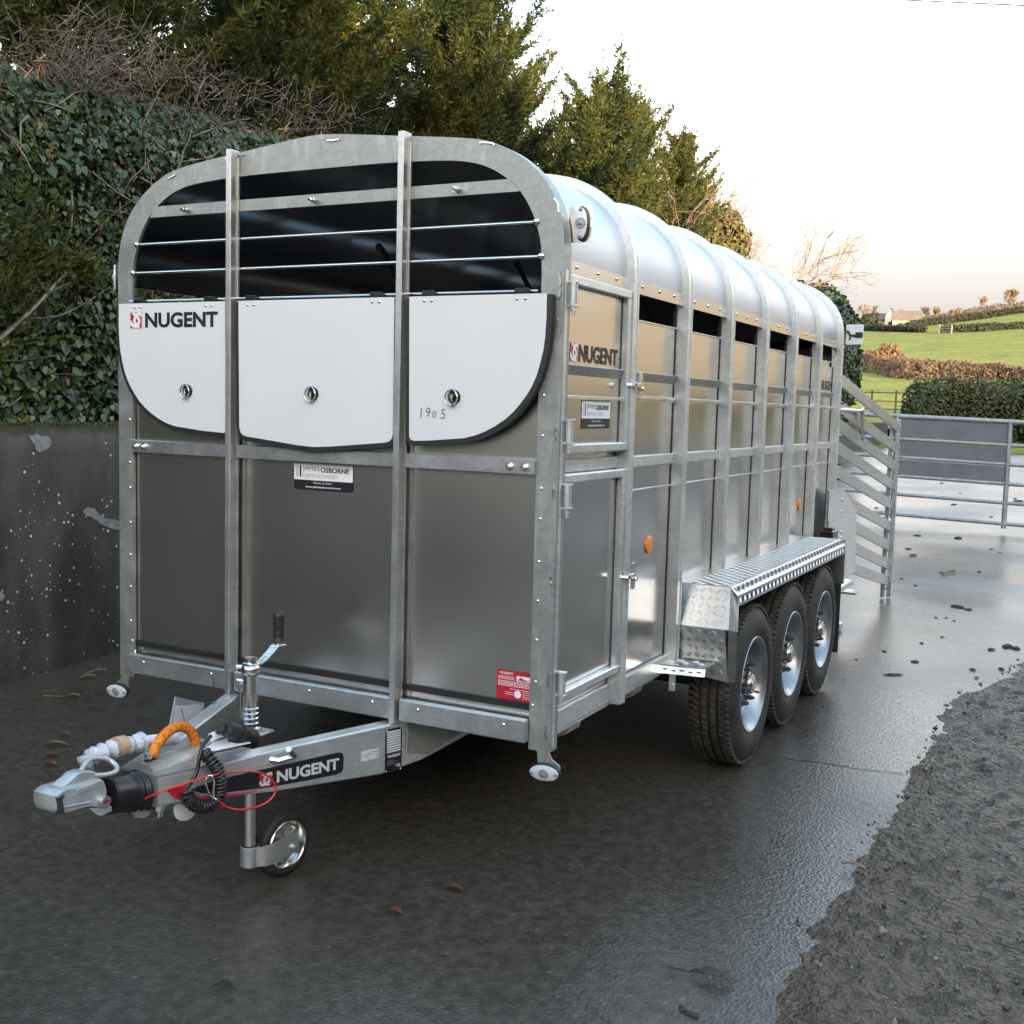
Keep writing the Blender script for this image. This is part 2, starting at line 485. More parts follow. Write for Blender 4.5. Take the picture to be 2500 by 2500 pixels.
def quads(name, V, F, material, parent=None, kind=None, smooth=False):
    me = bpy.data.meshes.new(name)
    V = np.asarray(V, np.float32); F = np.asarray(F, np.int32); k = F.shape[1]
    me.vertices.add(len(V)); me.vertices.foreach_set('co', V.ravel())
    me.loops.add(F.size); me.loops.foreach_set('vertex_index', F.ravel())
    me.polygons.add(len(F)); me.polygons.foreach_set('loop_start', np.arange(0, F.size, k, dtype=np.int32)); me.polygons.foreach_set('loop_total', np.full(len(F), k, dtype=np.int32))
    if smooth: me.polygons.foreach_set('use_smooth', np.ones(len(F), dtype=bool))
    for m in (material if isinstance(material, list) else [material]): me.materials.append(m)
    me.update(calc_edges=True)
    o = bpy.data.objects.new(name, me); COL.objects.link(o)
    if parent is not None: adopt(o, parent)
    if kind: o['kind'] = kind
    return o
def sticks(name, A, B, ra, rb, material, parent=None, kind=None):
    """N tapered three-sided twigs as one mesh"""
    A = np.asarray(A, float); B = np.asarray(B, float); N = len(A)
    ra = np.broadcast_to(np.asarray(ra, float), (N,)); rb = np.broadcast_to(np.asarray(rb, float), (N,))
    d = B-A; d /= (np.linalg.norm(d, axis=1, keepdims=True)+1e-9)
    h = np.where(np.abs(d[:, 2:3]) < .9, np.array([[0, 0, 1.]]), np.array([[1., 0, 0]]))
    a = np.cross(d, h); a /= np.linalg.norm(a, axis=1, keepdims=True); b = np.cross(d, a)
    V = np.zeros((N, 6, 3))
    for i in range(3):
        t = 2*math.pi*i/3; w = a*math.cos(t)+b*math.sin(t)
        V[:, i] = A+w*ra[:, None]; V[:, 3+i] = B+w*rb[:, None]
    F = np.array([[0, 1, 4, 3], [1, 2, 5, 4], [2, 0, 3, 5]])
    FF = (np.arange(N)[:, None, None]*6+F[None]).reshape(-1, 4)
    return quads(name, V.reshape(-1, 3), FF, material, parent, kind)
def unit(a):
    return a/(np.linalg.norm(a, axis=-1, keepdims=True)+1e-9)
def rand_dirs(n):
    return unit(rng.normal(size=(n, 3)))
def spline(pts, k=6):
    P = [np.array(p, float) for p in pts]; P = [2*P[0]-P[1]]+P+[2*P[-1]-P[-2]]
    o = []
    for i in range(1, len(P)-2):
        for j in range(k):
            t = j/k; a, b, c, d = P[i-1], P[i], P[i+1], P[i+2]
            o.append(.5*((2*b)+(c-a)*t+(2*a-5*b+4*c-d)*t*t+(3*b-a-3*c+d)*t**3))
    o.append(P[-2]); return o
# ================================================================== the livestock trailer
TR = thing('livestock_trailer', 'long galvanised and aluminium livestock trailer with arched roof, white front flaps and three axles', 'trailer', (0, 2.0, 0))
XZ = lambda a, b, d: (a, d, b)             # outlines drawn in the X-Z plane, extruded along Y
YZ = lambda a, b, d: (d, a, b)             # outlines drawn in the Y-Z plane, extruded along X

OUT_H = [(.972, .49), (.972, 1.2), (.972, 1.75), (.972, 2.05), (.969, 2.15), (.957, 2.222), (.930, 2.290), (.890, 2.348), (.832, 2.402), (.761, 2.447), (.676, 2.480), (.56, 2.499), (.34, 2.523), (.14, 2.545), (.05, 2.553), (0, 2.555)]
INN_H = [(.894, .49), (.894, 1.2), (.894, 1.75), (.894, 2.05), (.888, 2.135), (.874, 2.192), (.850, 2.248), (.816, 2.301), (.768, 2.347), (.702, 2.388), (.630, 2.413), (.53, 2.427), (.34, 2.436), (.14, 2.438), (.05, 2.438), (0, 2.438)]
def full(h):
    h = [tuple(p) for p in h[:3]]+[tuple(p) for p in spline(h[3:], 4)]
    return h+[(-x, z) for x, z in h[-2::-1]]
OUTER, INNER_O = full(OUT_H), full(INN_H)
def inset(path, d):
    P = np.array(path); T = np.gradient(P, axis=0); T /= np.linalg.norm(T, axis=1, keepdims=True)
    N = np.stack([-T[:, 1], T[:, 0]], 1)          # left of travel = inward (path runs right-bottom -> top -> left-bottom)
    return [tuple(p) for p in P+N*d]

# ---- front frame
m = MB(); m.ribbon(OUTER, INNER_O, XZ, 0.0, .012); m.ribbon(OUTER, inset(OUTER, .006), XZ, .012, .055)
# bright weld beads along the inside of the rim
FR = m.build('front_frame', [G_FRAME], TR, smooth=40)
m = MB()
for (px, py, ln) in [(1368, 680, .045), (1366, 720, .03), (1362, 785, .02), (1366, 810, .04), (1356, 1060, .04), (1350, 1200, .03), (1345, 1420, .03), (1338, 1660, .04), (1333, 1790, .05), (985, 343, .05), (815, 341, .05), (557, 385, .03), (590, 377, .02), (420, 432, .04), (1190, 350, .06), (1360, 500, .05), (328, 1640, .02), (331, 1600, .05)]:
    c = onY(px, py, -.002); P0 = None
    near = min(range(len(OUTER)-1), key=lambda i: (OUTER[i][0]-c[0])**2+(OUTER[i][1]-c[2])**2)
    t = np.array([OUTER[near+1][0]-OUTER[near][0], 0, OUTER[near+1][1]-OUTER[near][1]]); t /= np.linalg.norm(t)
    pts = [c+t*(k/5-.5)*ln+np.array([random.uniform(-.003, .003), 0, random.uniform(-.003, .003)]) for k in range(6)]
    m = MB(); m.tube(pts, .004, 5); m.build('weld_bead', [CHROME], FR, smooth=60)
for s in (-1, 1):
    for z in (.72, .86, .99, 1.12, 1.26, 1.36, 1.53, 1.66):
        stud('rivet', (s*.913, 0, z), (0, -1, 0), .0065, ALU_EDGE, FR)
    stud('rivet', (s*.905, 0, .64), (0, -1, 0), .0065, ALU_EDGE, FR)

# ---- front posts, rails, bars
for x in (-.3805, .3665):
    m = MB(); m.box(x, x+.024, -.046, .004, .505, 2.527, b=.0025)
    m.box(x+.024, x+.030, -.012, -.001, .56, 2.50, b=.001)
    m.build('front_post', [G_STEEL], TR)
for (x0, x1) in ((-.894, -.3805), (-.350, .3665), (.397, .894)):
    m = MB(); m.box(x0, x1, -.016, .002, 1.403, 1.452, b=.002)
    o = m.build('front_rail', [G_STEEL], TR)
    for xb in ([x0+.035, x0+.075] if x0 < -.8 else [x1-.035, x1-.09] if x1 > .8 else []):
        b = MB(); b.cyl((xb, -.016, 1.427), (xb, -.02, 1.427), .014, 12); b.hexnut((xb, -.02, 1.427), (0, -1, 0), .0105, .010); b.cyl((xb, -.03, 1.427), (xb, -.035, 1.427), .006, 8)
        b.build('bolt', [CHROME], o, smooth=40)
    m = MB(); m.box(x0, x1, -.030, -.0015, .515, .593, b=.004)
    o = m.build('bottom_rail', [G_STEEL], TR)
    for xb in np.linspace(x0+.08, x1-.08, 2 if x1-x0 < .6 else 3):
        stud('rivet', (xb, -.030, .568), (0, -1, 0), .007, ALU_EDGE, o)
m = MB(); m.prism([(-.795, 2.309), (.811, 2.309), (.772, 2.350), (-.766, 2.350)], XZ, -.006, .004)
UR = m.build('upper_rail', [G_FRAME], TR)
for xb in (-.601, -.005, .582):
    b = MB(); b.hexnut((xb, -.006, 2.327), (0, -1, 0), .011, .012); b.cyl((xb, -.018, 2.327), (xb, -.04, 2.325), .006, 8); b.hexnut((xb, -.026, 2.326), (0, -1, 0), .010, .008)
    b.build('bolt', [CHROME], UR, smooth=40)
for z, xx in ((2.211, .872), (2.102, .892)):
    m = MB(); m.cyl((-xx, .006, z), (xx, .006, z), .0062, 10)
    for x in (-xx, xx): m.dome((x*.998, -.003, z), (0, -1, 0), .012, .006)
    m.build('round_bar', [CHROME], TR, smooth=40)

# ---- aluminium front panels behind the rails
for (x0, x1) in ((-.900, -.372), (-.362, .374), (.382, .900)):
    m = MB(); gx_, gz_ = np.linspace(x0, x1, 14), np.linspace(.52, 1.985, 26)
    def bulge(x, z):      # thin sheet: slight oil-canning between the fixings
        u = (x-x0)/(x1-x0); w = (z-.52)/1.465; e = max(0.0, math.sin(math.pi*u)*math.sin(math.pi*w))
        return .016-.0035*e*noise.noise(Vector((x*2.1+x0*7, z*1.7, 3.0)))
    m.add([(x, bulge(x, z), z) for z in gz_ for x in gx_]+[(x, .022, z) for z in gz_ for x in gx_], [(j*14+i, j*14+i+1, (j+1)*14+i+1, (j+1)*14+i) for j in range(25) for i in range(13)]+[(364+j*14+i, 364+(j+1)*14+i, 364+(j+1)*14+i+1, 364+j*14+i+1) for j in range(25) for i in range(13)])
    # folded sheet edge beside the post
    m.box(x1-.014 if x0 < -.5 else x0+.012, x1-.002 if x0 < -.5 else x0+.030, .0095, .0155, .60, 1.98, b=.001)
    fpn = m.build('front_panel', [ALU], TR, recalc=False, smooth=30)
    m = MB(); m.box(x0+.004, x1-.004, .009, .0145, .618, .642, b=.002); m.build('seal_reflection_strip', [BLACK], fpn)  # black strip paints the dark reflection seen above the bottom rail
m = MB(); m.cyl((-.89, -.018, 1.992), (.89, -.018, 1.992), .004, 8)
m.build('hinge_rod', [CHROME], TR, smooth=40)

# ---- white ventilation flaps with rubber edging
FL_R = [(.417, 1.981), (.426, 1.512), (.431, 1.501), (.445, 1.497), (.504, 1.500), (.642, 1.513), (.685, 1.524), (.723, 1.539), (.760, 1.558), (.793, 1.579), (.821, 1.602), (.845, 1.628), (.868, 1.657), (.888, 1.688), (.903, 1.722), (.915, 1.762), (.924, 1.800), (.929, 1.842), (.932, 1.900), (.931, 1.981)]
FL_L = [(-x, z) for x, z in FL_R]
FL_L[0] = (-.390, 1.981); FL_L[1] = (-.384, 1.505); FL_L[2] = (-.387, 1.497); FL_L[3] = (-.398, 1.495)
FL_M = [(-.326, 1.981), (-.320, 1.520), (-.315, 1.502), (-.303, 1.491), (-.285, 1.486), (-.05, 1.463), (.02, 1.459), (.09, 1.463), (.325, 1.486), (.345, 1.491), (.356, 1.502), (.360, 1.520), (.357, 1.981)]
def grow(poly, d):
    """outline moved outwards by d, keeping the top edge level"""
    P = np.array(poly); c = P.mean(0); o = []
    n = len(P)
    for i in range(n):
        a, b = P[max(i-1, 0)], P[min(i+1, n-1)]
        t = (b-a)/np.linalg.norm(b-a); nn = np.array([-t[1], t[0]])
        if nn@(P[i]-c) < 0: nn = -nn
        if i in (0, n-1): nn = np.array([np.sign(P[i][0]-c[0]), 0])
        o.append(tuple(P[i]+nn*d))
    return o
def latch(parent, x, z, y):
    b = MB()
    b.lathe([(0, .024), (.003, .024), (.004, .021), (.002, .019), (.001, .001)], (x, y, z), (0, -1, 0), 20, 0)
    o = b.build('latch', [PLASTIC], parent, smooth=40)
    b = MB(); b.tube([(x-.008+.026*math.cos(t), y-.009-.004*math.cos(t), z+.026*math.sin(t)-.002) for t in np.linspace(0, 2*math.pi, 25)[:-1]], .0022, 6, closed=True)
    b.cyl((x-.004, y-.002, z+.003), (x-.004, y-.016, z+.003), .009, 10); b.tube([(x-.003, y-.012, z+.004), (x-.002, y-.014, z-.012), (x+.001, y-.010, z-.032)], .0042, 6)
    b.cyl((x-.006, y-.010, z+.026), (x+.002, y-.010, z+.026), .0045, 6)
    b.build('latch_ring', [CHROME], parent, smooth=40)
def emblem(m, o, right, up, w, h, nrm, red, white, grey):
    o, right, up, nrm = (np.array(a, float) for a in (o, right, up, nrm))
    P = lambda a, b, k=0: o+right*a*w+up*b*h+nrm*k
    m.add([P(0, 0), P(1, 0), P(1, 1), P(0, 1)], [(0, 1, 2, 3)], red)
    s1 = [(.20, 1.0), (.42, .84), (.66, .66), (.76, .52), (.74, .36), (.60, .20), (.40, .12), (.22, .16), (.08, .30), (-.02, .46)]
    s2 = [(.80, -.02), (.64, .12), (.42, .30), (.36, .46), (.40, .62), (.54, .80), (.74, .92), (.92, .88), (1.02, .72)]
    for k, (path, wd) in enumerate(((s1, .085), (s2, .085))):
        for (col, dw, dx, dz) in ((grey, .055, .03, .0004), (white, 0, 0, .0008)):
            q = np.array(spline(path, 5)); q[:, 0] += dx
            T = np.gradient(q, axis=0); T /= np.linalg.norm(T, axis=1, keepdims=True); N = np.stack([-T[:, 1], T[:, 0]], 1)
            a = np.clip(q+N*(wd+dw/2), -.0, 1.0); b = np.clip(q-N*(wd+dw/2), 0.0, 1.0); n = len(q)
            m.add([P(*p, dz+k*.0003) for p in a]+[P(*p, dz+k*.0003) for p in b], [(i, i+1, n+i+1, n+i) for i in range(n-1)], col)
FY = -.036
for poly, hx, lx, nm in ((FL_L, (-.83, -.47), -.573, 'L'), (FL_M, (-.27, .28), .019, 'M'), (FL_R, (.49, .84), .601, 'R')):
    m = MB(); m.prism(poly, XZ, FY, FY+.012)
    fl = m.build('ventilation_flap', [WHITE], TR)
    g = grow(poly, .017); g[0] = (g[0][0], 1.978); g[-1] = (g[-1][0], 1.978)
    sm = MB(); g2 = grow(poly, -.006); g2[0] = (g2[0][0], 1.978); g2[-1] = (g2[-1][0], 1.978)
    sm.ribbon(g, g2, XZ, FY+.003, FY+.030)
    sm.build('rubber_edging', [BLACK], fl, smooth=50)
    for x in hx:
        b = MB(); b.box(x-.026, x+.026, FY-.002, FY+.024, 1.982, 2.001, b=.004); b.build('hinge', [PLASTIC], fl)
        for d in (-.014, .016): stud('rivet', (x+d, FY, 1.966), (0, -1, 0), .0062, CHROME, fl)
    latch(fl, lx, 1.648, FY)
    t = MB()
    if nm == 'L':
        emblem(t, (-.868, FY-.0012, 1.886), (1, 0, 0), (0, 0, 1), .060, .060, (0, -1, 0), 0, 1, 2)
        t.text('NUGENT', (-.790, FY-.0012, 1.887), (1, 0, 0), (0, 0, 1), .058, w=.366, mi=3, bold=.036)
        t.build('lettering', [REDP, WHITEP, SILVERP, INK], fl, recalc=False)
    if nm == 'R':
        for i, (ch, dx, dz) in enumerate((('1', 0, 0), ('9', .020, .002), ('0', .047, -.001), ('5', .080, -.002))):
            t.text(ch, (.470+dx, FY-.0012, 1.577+dz), (1, 0, .06 if i else -.04), (.06, 0, 1), .031 if i != 2 else .024, mi=0, bold=-.008)
        t.build('handwritten_number', [PENCIL], fl, recalc=False)

# ---- stickers
def dealer(name, o, right, up, w, h, nrm, parent):
    o, right, up, nrm = (np.array(a, float) for a in (o, right, up, nrm))
    P = lambda a, b, k=0: o+right*a*w+up*b*h+nrm*k
    t = MB()
    def rect(a0, b0, a1, b1, mi, k): t.add([P(a0, b0, k), P(a1, b0, k), P(a1, b1, k), P(a0, b1, k)], [(0, 1, 2, 3)], mi)
    def tx(s, a, b, hh, ww, mi, bold=0): t.text(s, P(a, b, .0012), right, up, hh*h, w=ww*w, mi=mi, bold=bold)
    c = .02
    t.add([P(c, 1), P(1-c, 1), P(1, 1-2*c), P(1, .36), P(0, .36), P(0, 1-2*c)], [(0, 1, 2, 3, 4, 5)], 0)
    t.add([P(0, .36), P(1, .36), P(1, 2*c), P(1-c, 0), P(c, 0), P(0, 2*c)], [(0, 1, 2, 3, 4, 5)], 1)
    rect(.10, .46, .125, .88, 1, .0010)
    tx('JAMES', .155, .66, .20, .285, 1, -.012); tx('OSBORNE', .46, .66, .185, .48, 1, .022)
    tx('FARM MACHINERY', .155, .44, .15, .60, 2, -.022)
    t.text('SUPPLIED BY', P(.075, .45, .0012), up, -right, .035*w, w=.40*h, mi=2)
    tx('Killinchy, Co. Down', .34, .215, .095, .31, 0); tx('www.jamesosborneltd.com', .20, .06, .10, .60, 0, .012)
    return t.build(name, [WHITEP, INK, GREYINK], parent, recalc=False)
dealer('dealer_sticker', (-.102, .0135, 1.300), (1, 0, 0), (0, 0, 1), .262, .100, (0, -1, 0), TR)
t = MB()
o0 = np.array((.761, .0130, .643)); W0, H0 = .131, .098
P = lambda a, b, k=0: o0+np.array((a*W0, -k, b*H0))
t.add([P(0, 0), P(1, 0), P(1, 1), P(0, 1)], [(0, 1, 2, 3)], 0)
t.text('NUGENT', P(.10, .87, .0008), (1, 0, 0), (0, 0, 1), .008, w=.050, mi=1, bold=.02)
def rows(a0, a1, b, n, hgt):
    x = a0
    while x < a1-.01:
        ww = random.uniform(.03, .09); t.add([P(x, b, .0008), P(min(x+ww, a1), b, .0008), P(min(x+ww, a1), b+hgt, .0008), P(x, b+hgt, .0008)], [(0, 1, 2, 3)], 1); x += ww+.018
for b in (.79, .745, .70): rows(.05, .52, b, 5, .02)
t.add([P(.58, .68, .0008), P(.98, .68, .0008), P(.98, .86, .0008), P(.58, .86, .0008)], [(0, 1, 2, 3)], 1)
t.add([P(.62, .72, .0014), P(.82, .70, .0014), P(.95, .74, .0014), (P(.80, .76, .0014)), P(.70, .83, .0014)], [(0, 1, 2, 3, 4)], 0)
for b in (.62, .57, .52, .47): rows(.05, .96, b, 6, .024)
rows(.40, .96, .37, 6, .02)
for b in (.25, .18): rows(.26, .5, b, 3, .02)
t.disc(P(.62, .22, .0008), (0, -1, 0), .013, 16, 1)
for b in (.30, .23, .16, .09): rows(.76, .96, b, 3, .018)
t.build('red_tyre_pressure_sticker', [REDP, WHITEP], TR, recalc=False)

# ---- lamps on the corners
def marker_lamp(c, axis, rx, ry, up, parent_nm='marker_lamp', mats=None):
    c = np.array(c, float); axis = np.array(axis, float)
    b = MB(); b.oval(c, axis, rx*1.08, ry*1.10, .014, 24, 0, up)
    o = b.build(parent_nm, [BLACK], TR, smooth=40)
    b = MB(); b.oval(c+axis*.014, axis, rx, ry, .007, 24, 0, up)
    b.build('lens', [LENS], o, smooth=40)
    b = MB(); b.lathe([(0, .017), (.004, .016), (.003, .010), (.006, .006), (.007, .0005)], c+axis*.0212, axis, 14)
    upn = np.array(up, float); sd = np.cross(upn, axis)
    d = sd if rx > ry else upn; rr = max(rx, ry)*.84
    for s in (-1, 1): b.dome(c+axis*.020+d*s*rr, axis, .007, n=8)
    b.build('lens_boss', [LENSD], o, smooth=50)
    return o
for s in (-1, 1):
    m = MB()
    x = s*.945
    arm = [(s*.915, .53), (s*.968, .53), (s*.966, .492), (s*.978, .468), (s*1.005, .452), (s*1.01, .440), (s*.93, .440), (s*.928, .468), (s*.922, .500)]
    m.prism(arm, XZ, .002, .010)
    ol = marker_lamp((s*.966+(.0), -.012, .432), np.array((0.08, -.97, -.20))/np.linalg.norm((0.08, -.97, -.20)), .050, .027, (0, -.20, .97))
    m.build('lamp_bracket', [G_FRAME], ol)
# high side lamps on plates
m = MB(); pts = [tuple(onX(*p, .985)[1:]) for p in ((1387, 546), (1440, 546), (1440, 636), (1387, 636))]
m.box(.952, .99, .058, .066, 2.115, 2.285, b=.001)
pl = onY(1412, 591, .06)
m = MB(); m.prism([(.955, 2.150), (.955, 2.262), (1.033, 2.262), (1.036, 2.255), (1.036, 2.222), (1.030, 2.222), (1.030, 2.196), (1.036, 2.196), (1.036, 2.150)], XZ, .062, .068)
lb = m.build('lamp_plate', [ALU], TR)
o = marker_lamp((1.003, .060, 2.206), (0.12, -.992, 0), .021, .050, (0, 0, 1))
o = marker_lamp((-.996, .030, 2.090), (-.75, -.66, 0), .020, .052, (0, 0, 1))
m = MB(); m.box(-.985, -.960, .03, .05, 2.05, 2.13, b=.002); m.build('lamp_bracket', [BLACK], o)

# ---- hoops, roof, lining
HY = [.6475+.61*k for k in range(7)]
HOOP_O = [(x, max(z, .515)) for x, z in OUTER]
for k, y in enumerate(HY):
    m = MB(); m.ribbon(HOOP_O, inset(HOOP_O, .052), XZ, y-.042, y)
    m.ribbon(inset(HOOP_O, -.004), inset(HOOP_O, .0), XZ, y-.006, y)        # rolled outer lip
    h = m.build('roof_hoop', [G_BRIGHT], TR, smooth=40)
ARC = [p for p in OUTER if p[1] > 2.06]
ARC = [(.972, 2.062)]+ARC+[(-.972, 2.062)]
edges = [.05]+HY
for k in range(7):
    y0, y1 = edges[k]+(.0 if k == 0 else .001), edges[k+1]-.043
    m = MB(); m.ribbon(inset(ARC, .030), inset(ARC, .034), XZ, y0, y1)
    rp = m.build('roof_panel', [ALU_ROOF], TR, smooth=60)
    m = MB(); m.ribbon(inset(ARC, .056), inset(ARC, .059), XZ, y0-.002, y1+.044)
    m.build('roof_lining', [LINING], TR, smooth=60)
    for s in (-1, 1):
        m = MB(); m.box(s*.9425, s*.9475, y0, y1, 2.052, 2.100, b=.001)
        es = m.build('eave_strip', [ALU_SIDE], TR)
        for f in (.18, .5, .80): stud('rivet', (s*.9475, y0+(y1-y0)*f, 2.082), (s, 0, 0), .008, CHROME, es)

# ---- side planks, rails, sills
PX = .920
def bay(s, y0, y1):
    for (z0, z1, nm) in ((.596, 1.310, 'side_plank'), (1.316, 1.402, 'side_plank'), (1.446, 1.656, 'side_plank'), (1.676, 1.958, 'side_plank')):
        m = MB(); m.box(s*(PX-.022), s*PX, y0, y1, z0, z1, b=.0015)
        o = m.build(nm, [ALU_SIDE], TR)
        e = MB(); e.box(s*(PX-.018), s*(PX+.007), y0, y1, z1-.001, z1+.0055, b=.002); e.build('plank_lip', [ALU_EDGE], o)
    m = MB(); m.box(s*(PX-.02), s*(PX+.014), y0, y1, 1.403, 1.4455, b=.003); m.build('side_rail', [G_BRIGHT], TR)
    m = MB(); m.box(s*(PX-.02), s*(PX+.016), y0, y1, 1.662, 1.6755, b=.002); m.build('side_ledge', [ALU_EDGE], TR)
    m = MB(); m.prism([(s*PX, 1.766), (s*(PX+.015), 1.766), (s*(PX+.016), 1.763), (s*(PX+.004), 1.732), (s*PX, 1.732)], XZ, y0, y1); m.build('vent_rail', [G_FRAME], TR)
    m = MB(); m.box(s*(PX-.03), s*(PX+.020), y0, y1, .52, .592, b=.003); m.build('sill', [G_BRIGHT], TR)
    m = MB(); m.box(s*(PX-.012), s*(PX+.0035), y1-.007, y1-.0005, .596, 2.045, b=.001); m.build('seal_reflection_strip', [BLACK], TR)
for k in range(1, 7):
    for s in (-1, 1): bay(s, edges[k]+.001, edges[k+1]-.043)
bay(-1, .056, .604)
m = MB(); m.box(-.918, .918, .06, 4.26, .500, .519, b=.002); m.build('floor', [INNER], TR)
m = MB(); m.box(-.915, .915, 4.262, 4.268, .52, 2.10, b=.001)
m.prism([p for p in inset(ARC, .06)], XZ, 4.262, 4.268); m.build('rear_bulkhead', [INNER], TR)

# ---- front side door in two leaves (first bay, right side)
m = MB(); m.box(.885, .930, .056, .604, .52, .592, b=.003); m.build('sill', [G_BRIGHT], TR)
m = MB(); m.box(.895, .915, .056, .604, .593, 2.05, b=.001); m.build('door_backing', [ALU], TR)
m = MB(); m.box(.905, .930, .056, .604, 1.405, 1.450, b=.002); m.build('side_rail', [G_BRIGHT], TR)
m = MB(); m.box(.952, .974, .012, .034, .50, 2.06, b=.003); m.build('door_post', [G_BRIGHT], TR)
DX = .967
def door(z0, z1, extras):
    m = MB(); y0, y1, w = .046, .604, .030
    m.box(.940, DX, y0, y1, z1-w, z1, b=.004); m.box(.940, DX, y0, y1, z0, z0+w, b=.004)
    m.box(.940, DX-.001, y0, y0+.022, z0+w-.004, z1-w+.004, b=.004); m.box(.940, DX-.001, y1-.030, y1, z0+w-.004, z1-w+.004, b=.004)
    fr = m.build('side_door', [G_BRIGHT], TR)
    m = MB(); m.box(.932, .939, y0+.004, y1-.004, z0+.004, z1-.004, b=.001); m.build('door_panel', [ALU_SIDE], fr)
    return fr
ud = door(1.472, 2.052, 0); ld = door(.640, 1.404, 0)
m = MB(); m.prism([(.940, 1.766), (.955, 1.766), (.956, 1.763), (.944, 1.732), (.940, 1.732)], XZ, .070, .572); m.build('vent_rail', [G_FRAME], ud)
m = MB(); m.box(.938, .951, .070, .572, 1.652, 1.664, b=.002); m.build('door_ledge', [ALU_EDGE], ud)
for dr, zs in ((ud, (1.985, 1.545)), (ld, (1.335, .715))):
    for z in zs:
        m = MB(); m.cyl((.990, .040, z-.038), (.990, .040, z+.038), .0135, 14)
        m.box(.955, 1.005, .030, .052, z+.034, z+.042, b=.001); m.box(.955, 1.005, .030, .052, z-.042, z-.034, b=.001)
        m.hexnut((.990, .040, z-.042), (0, 0, -1), .010, .012); m.cyl((.990, .040, z-.054), (.990, .040, z-.068), .006, 8)
        m.build('door_hinge', [G_BRIGHT], dr, smooth=40)
for dr, (px, py) in ((ud, (1560, 942)), (ld, (1540, 1408))):
    c = onX(px, py, .985); z = c[2]; y = .668
    m = MB(); m.prism([(y-.012, z-.048), (y+.004, z-.052), (y+.018, z-.040), (y+.020, z+.036), (y+.008, z+.052), (y-.010, z+.046)], YZ, .978, .986)
    m.cyl((.94, y-.06, z), (.99, y-.06, z), .010, 8); m.box(.975, .990, y-.065, y+.012, z-.004, z+.010, b=.002); m.cyl((.975, y, z-.01), (1.0, y, z-.01), .008, 8)
    m.build('door_latch', [CHROME], dr, smooth=40)
# lettering on the upper leaf and at the rear
def side_text(px0, px1, X, h, w, em, parent):
    c = onX(*px0, X); t = MB(); k = .0012
    if em: emblem(t, (X+k, c[1]-h*1.18, c[2]), (0, 1, 0), (0, 0, 1), h*1.0, h*1.02, (1, 0, 0), 0, 1, 2)
    t.text('NUGENT', (X+k, c[1], c[2]), (0, 1, 0), (0, 0, 1), h, w=w, mi=3, bold=.036)
    t.build('lettering', [REDP, WHITEP, SILVERP, INK], parent, recalc=False)
a = onX(1412, 884, .939); b = onX(1513, 900, .939)
side_text((1412, 884), None, .939, .060, (b[1]-a[1])*.93, True, ud)
lastp = [o for o in TR.children if o.name.startswith('side_plank')][-2]
a = onX(2003, 951, PX); b = onX(2035, 955, PX)
side_text((2003, 951), None, PX, .060, b[1]-a[1], False, lastp)
a = onX(1418, 1047, .939); b = onX(1487, 1047, .939); c = onX(1418, 976, .939)
dealer('dealer_sticker', (.9405, a[1], a[2]), (0, 1, 0), (0, 0, 1), b[1]-a[1], c[2]-a[2], (1, 0, 0), ud)

# ---- amber side reflectors
for (px, py) in ((1583, 1330), (1951, 1232)):
    c = onX(px, py, PX)
    b = MB(); b.oval((PX, c[1], c[2]), (1, 0, 0), .036, .036, .008, 24, 0, (0, 0, 1)); b.build('amber_reflector', [ORANGE], TR, smooth=40)

# ---- chassis below the floor
for s in (-1, 1):
    m = MB(); m.box(s*.66, s*.72, .55, 4.2, .40, .499, b=.004); m.build('chassis_rail', [G_STEEL], TR)
for y in (.35, 1.0, 1.55, 2.3, 3.0, 3.8):
    m = MB(); m.box(-.66, .66, y, y+.05, .42, .498, b=.004); m.build('cross_member', [G_STEEL], TR)
for y in (.30, .92):
    m = MB(); m.prism([(.78, .519), (.915, .519), (.90, .47), (.82, .43), (.78, .43)], XZ, y, y+.10); m.build('floor_bracket', [PLY], TR)
WZ = [.386, .396, .406]; WYC = [1.74, 2.455, 3.17]
for y, z in zip(WYC, WZ):
    m = MB(); m.cyl((-.95, y, z), (.95, y, z), .045, 12); m.build('axle', [DARKSTEEL], TR, smooth=40)
m = MB(); m.cyl((.02, -.55, .43), (.30, .9, .40), .008, 8); m.build('brake_rod', [G_STEEL], TR, smooth=40)

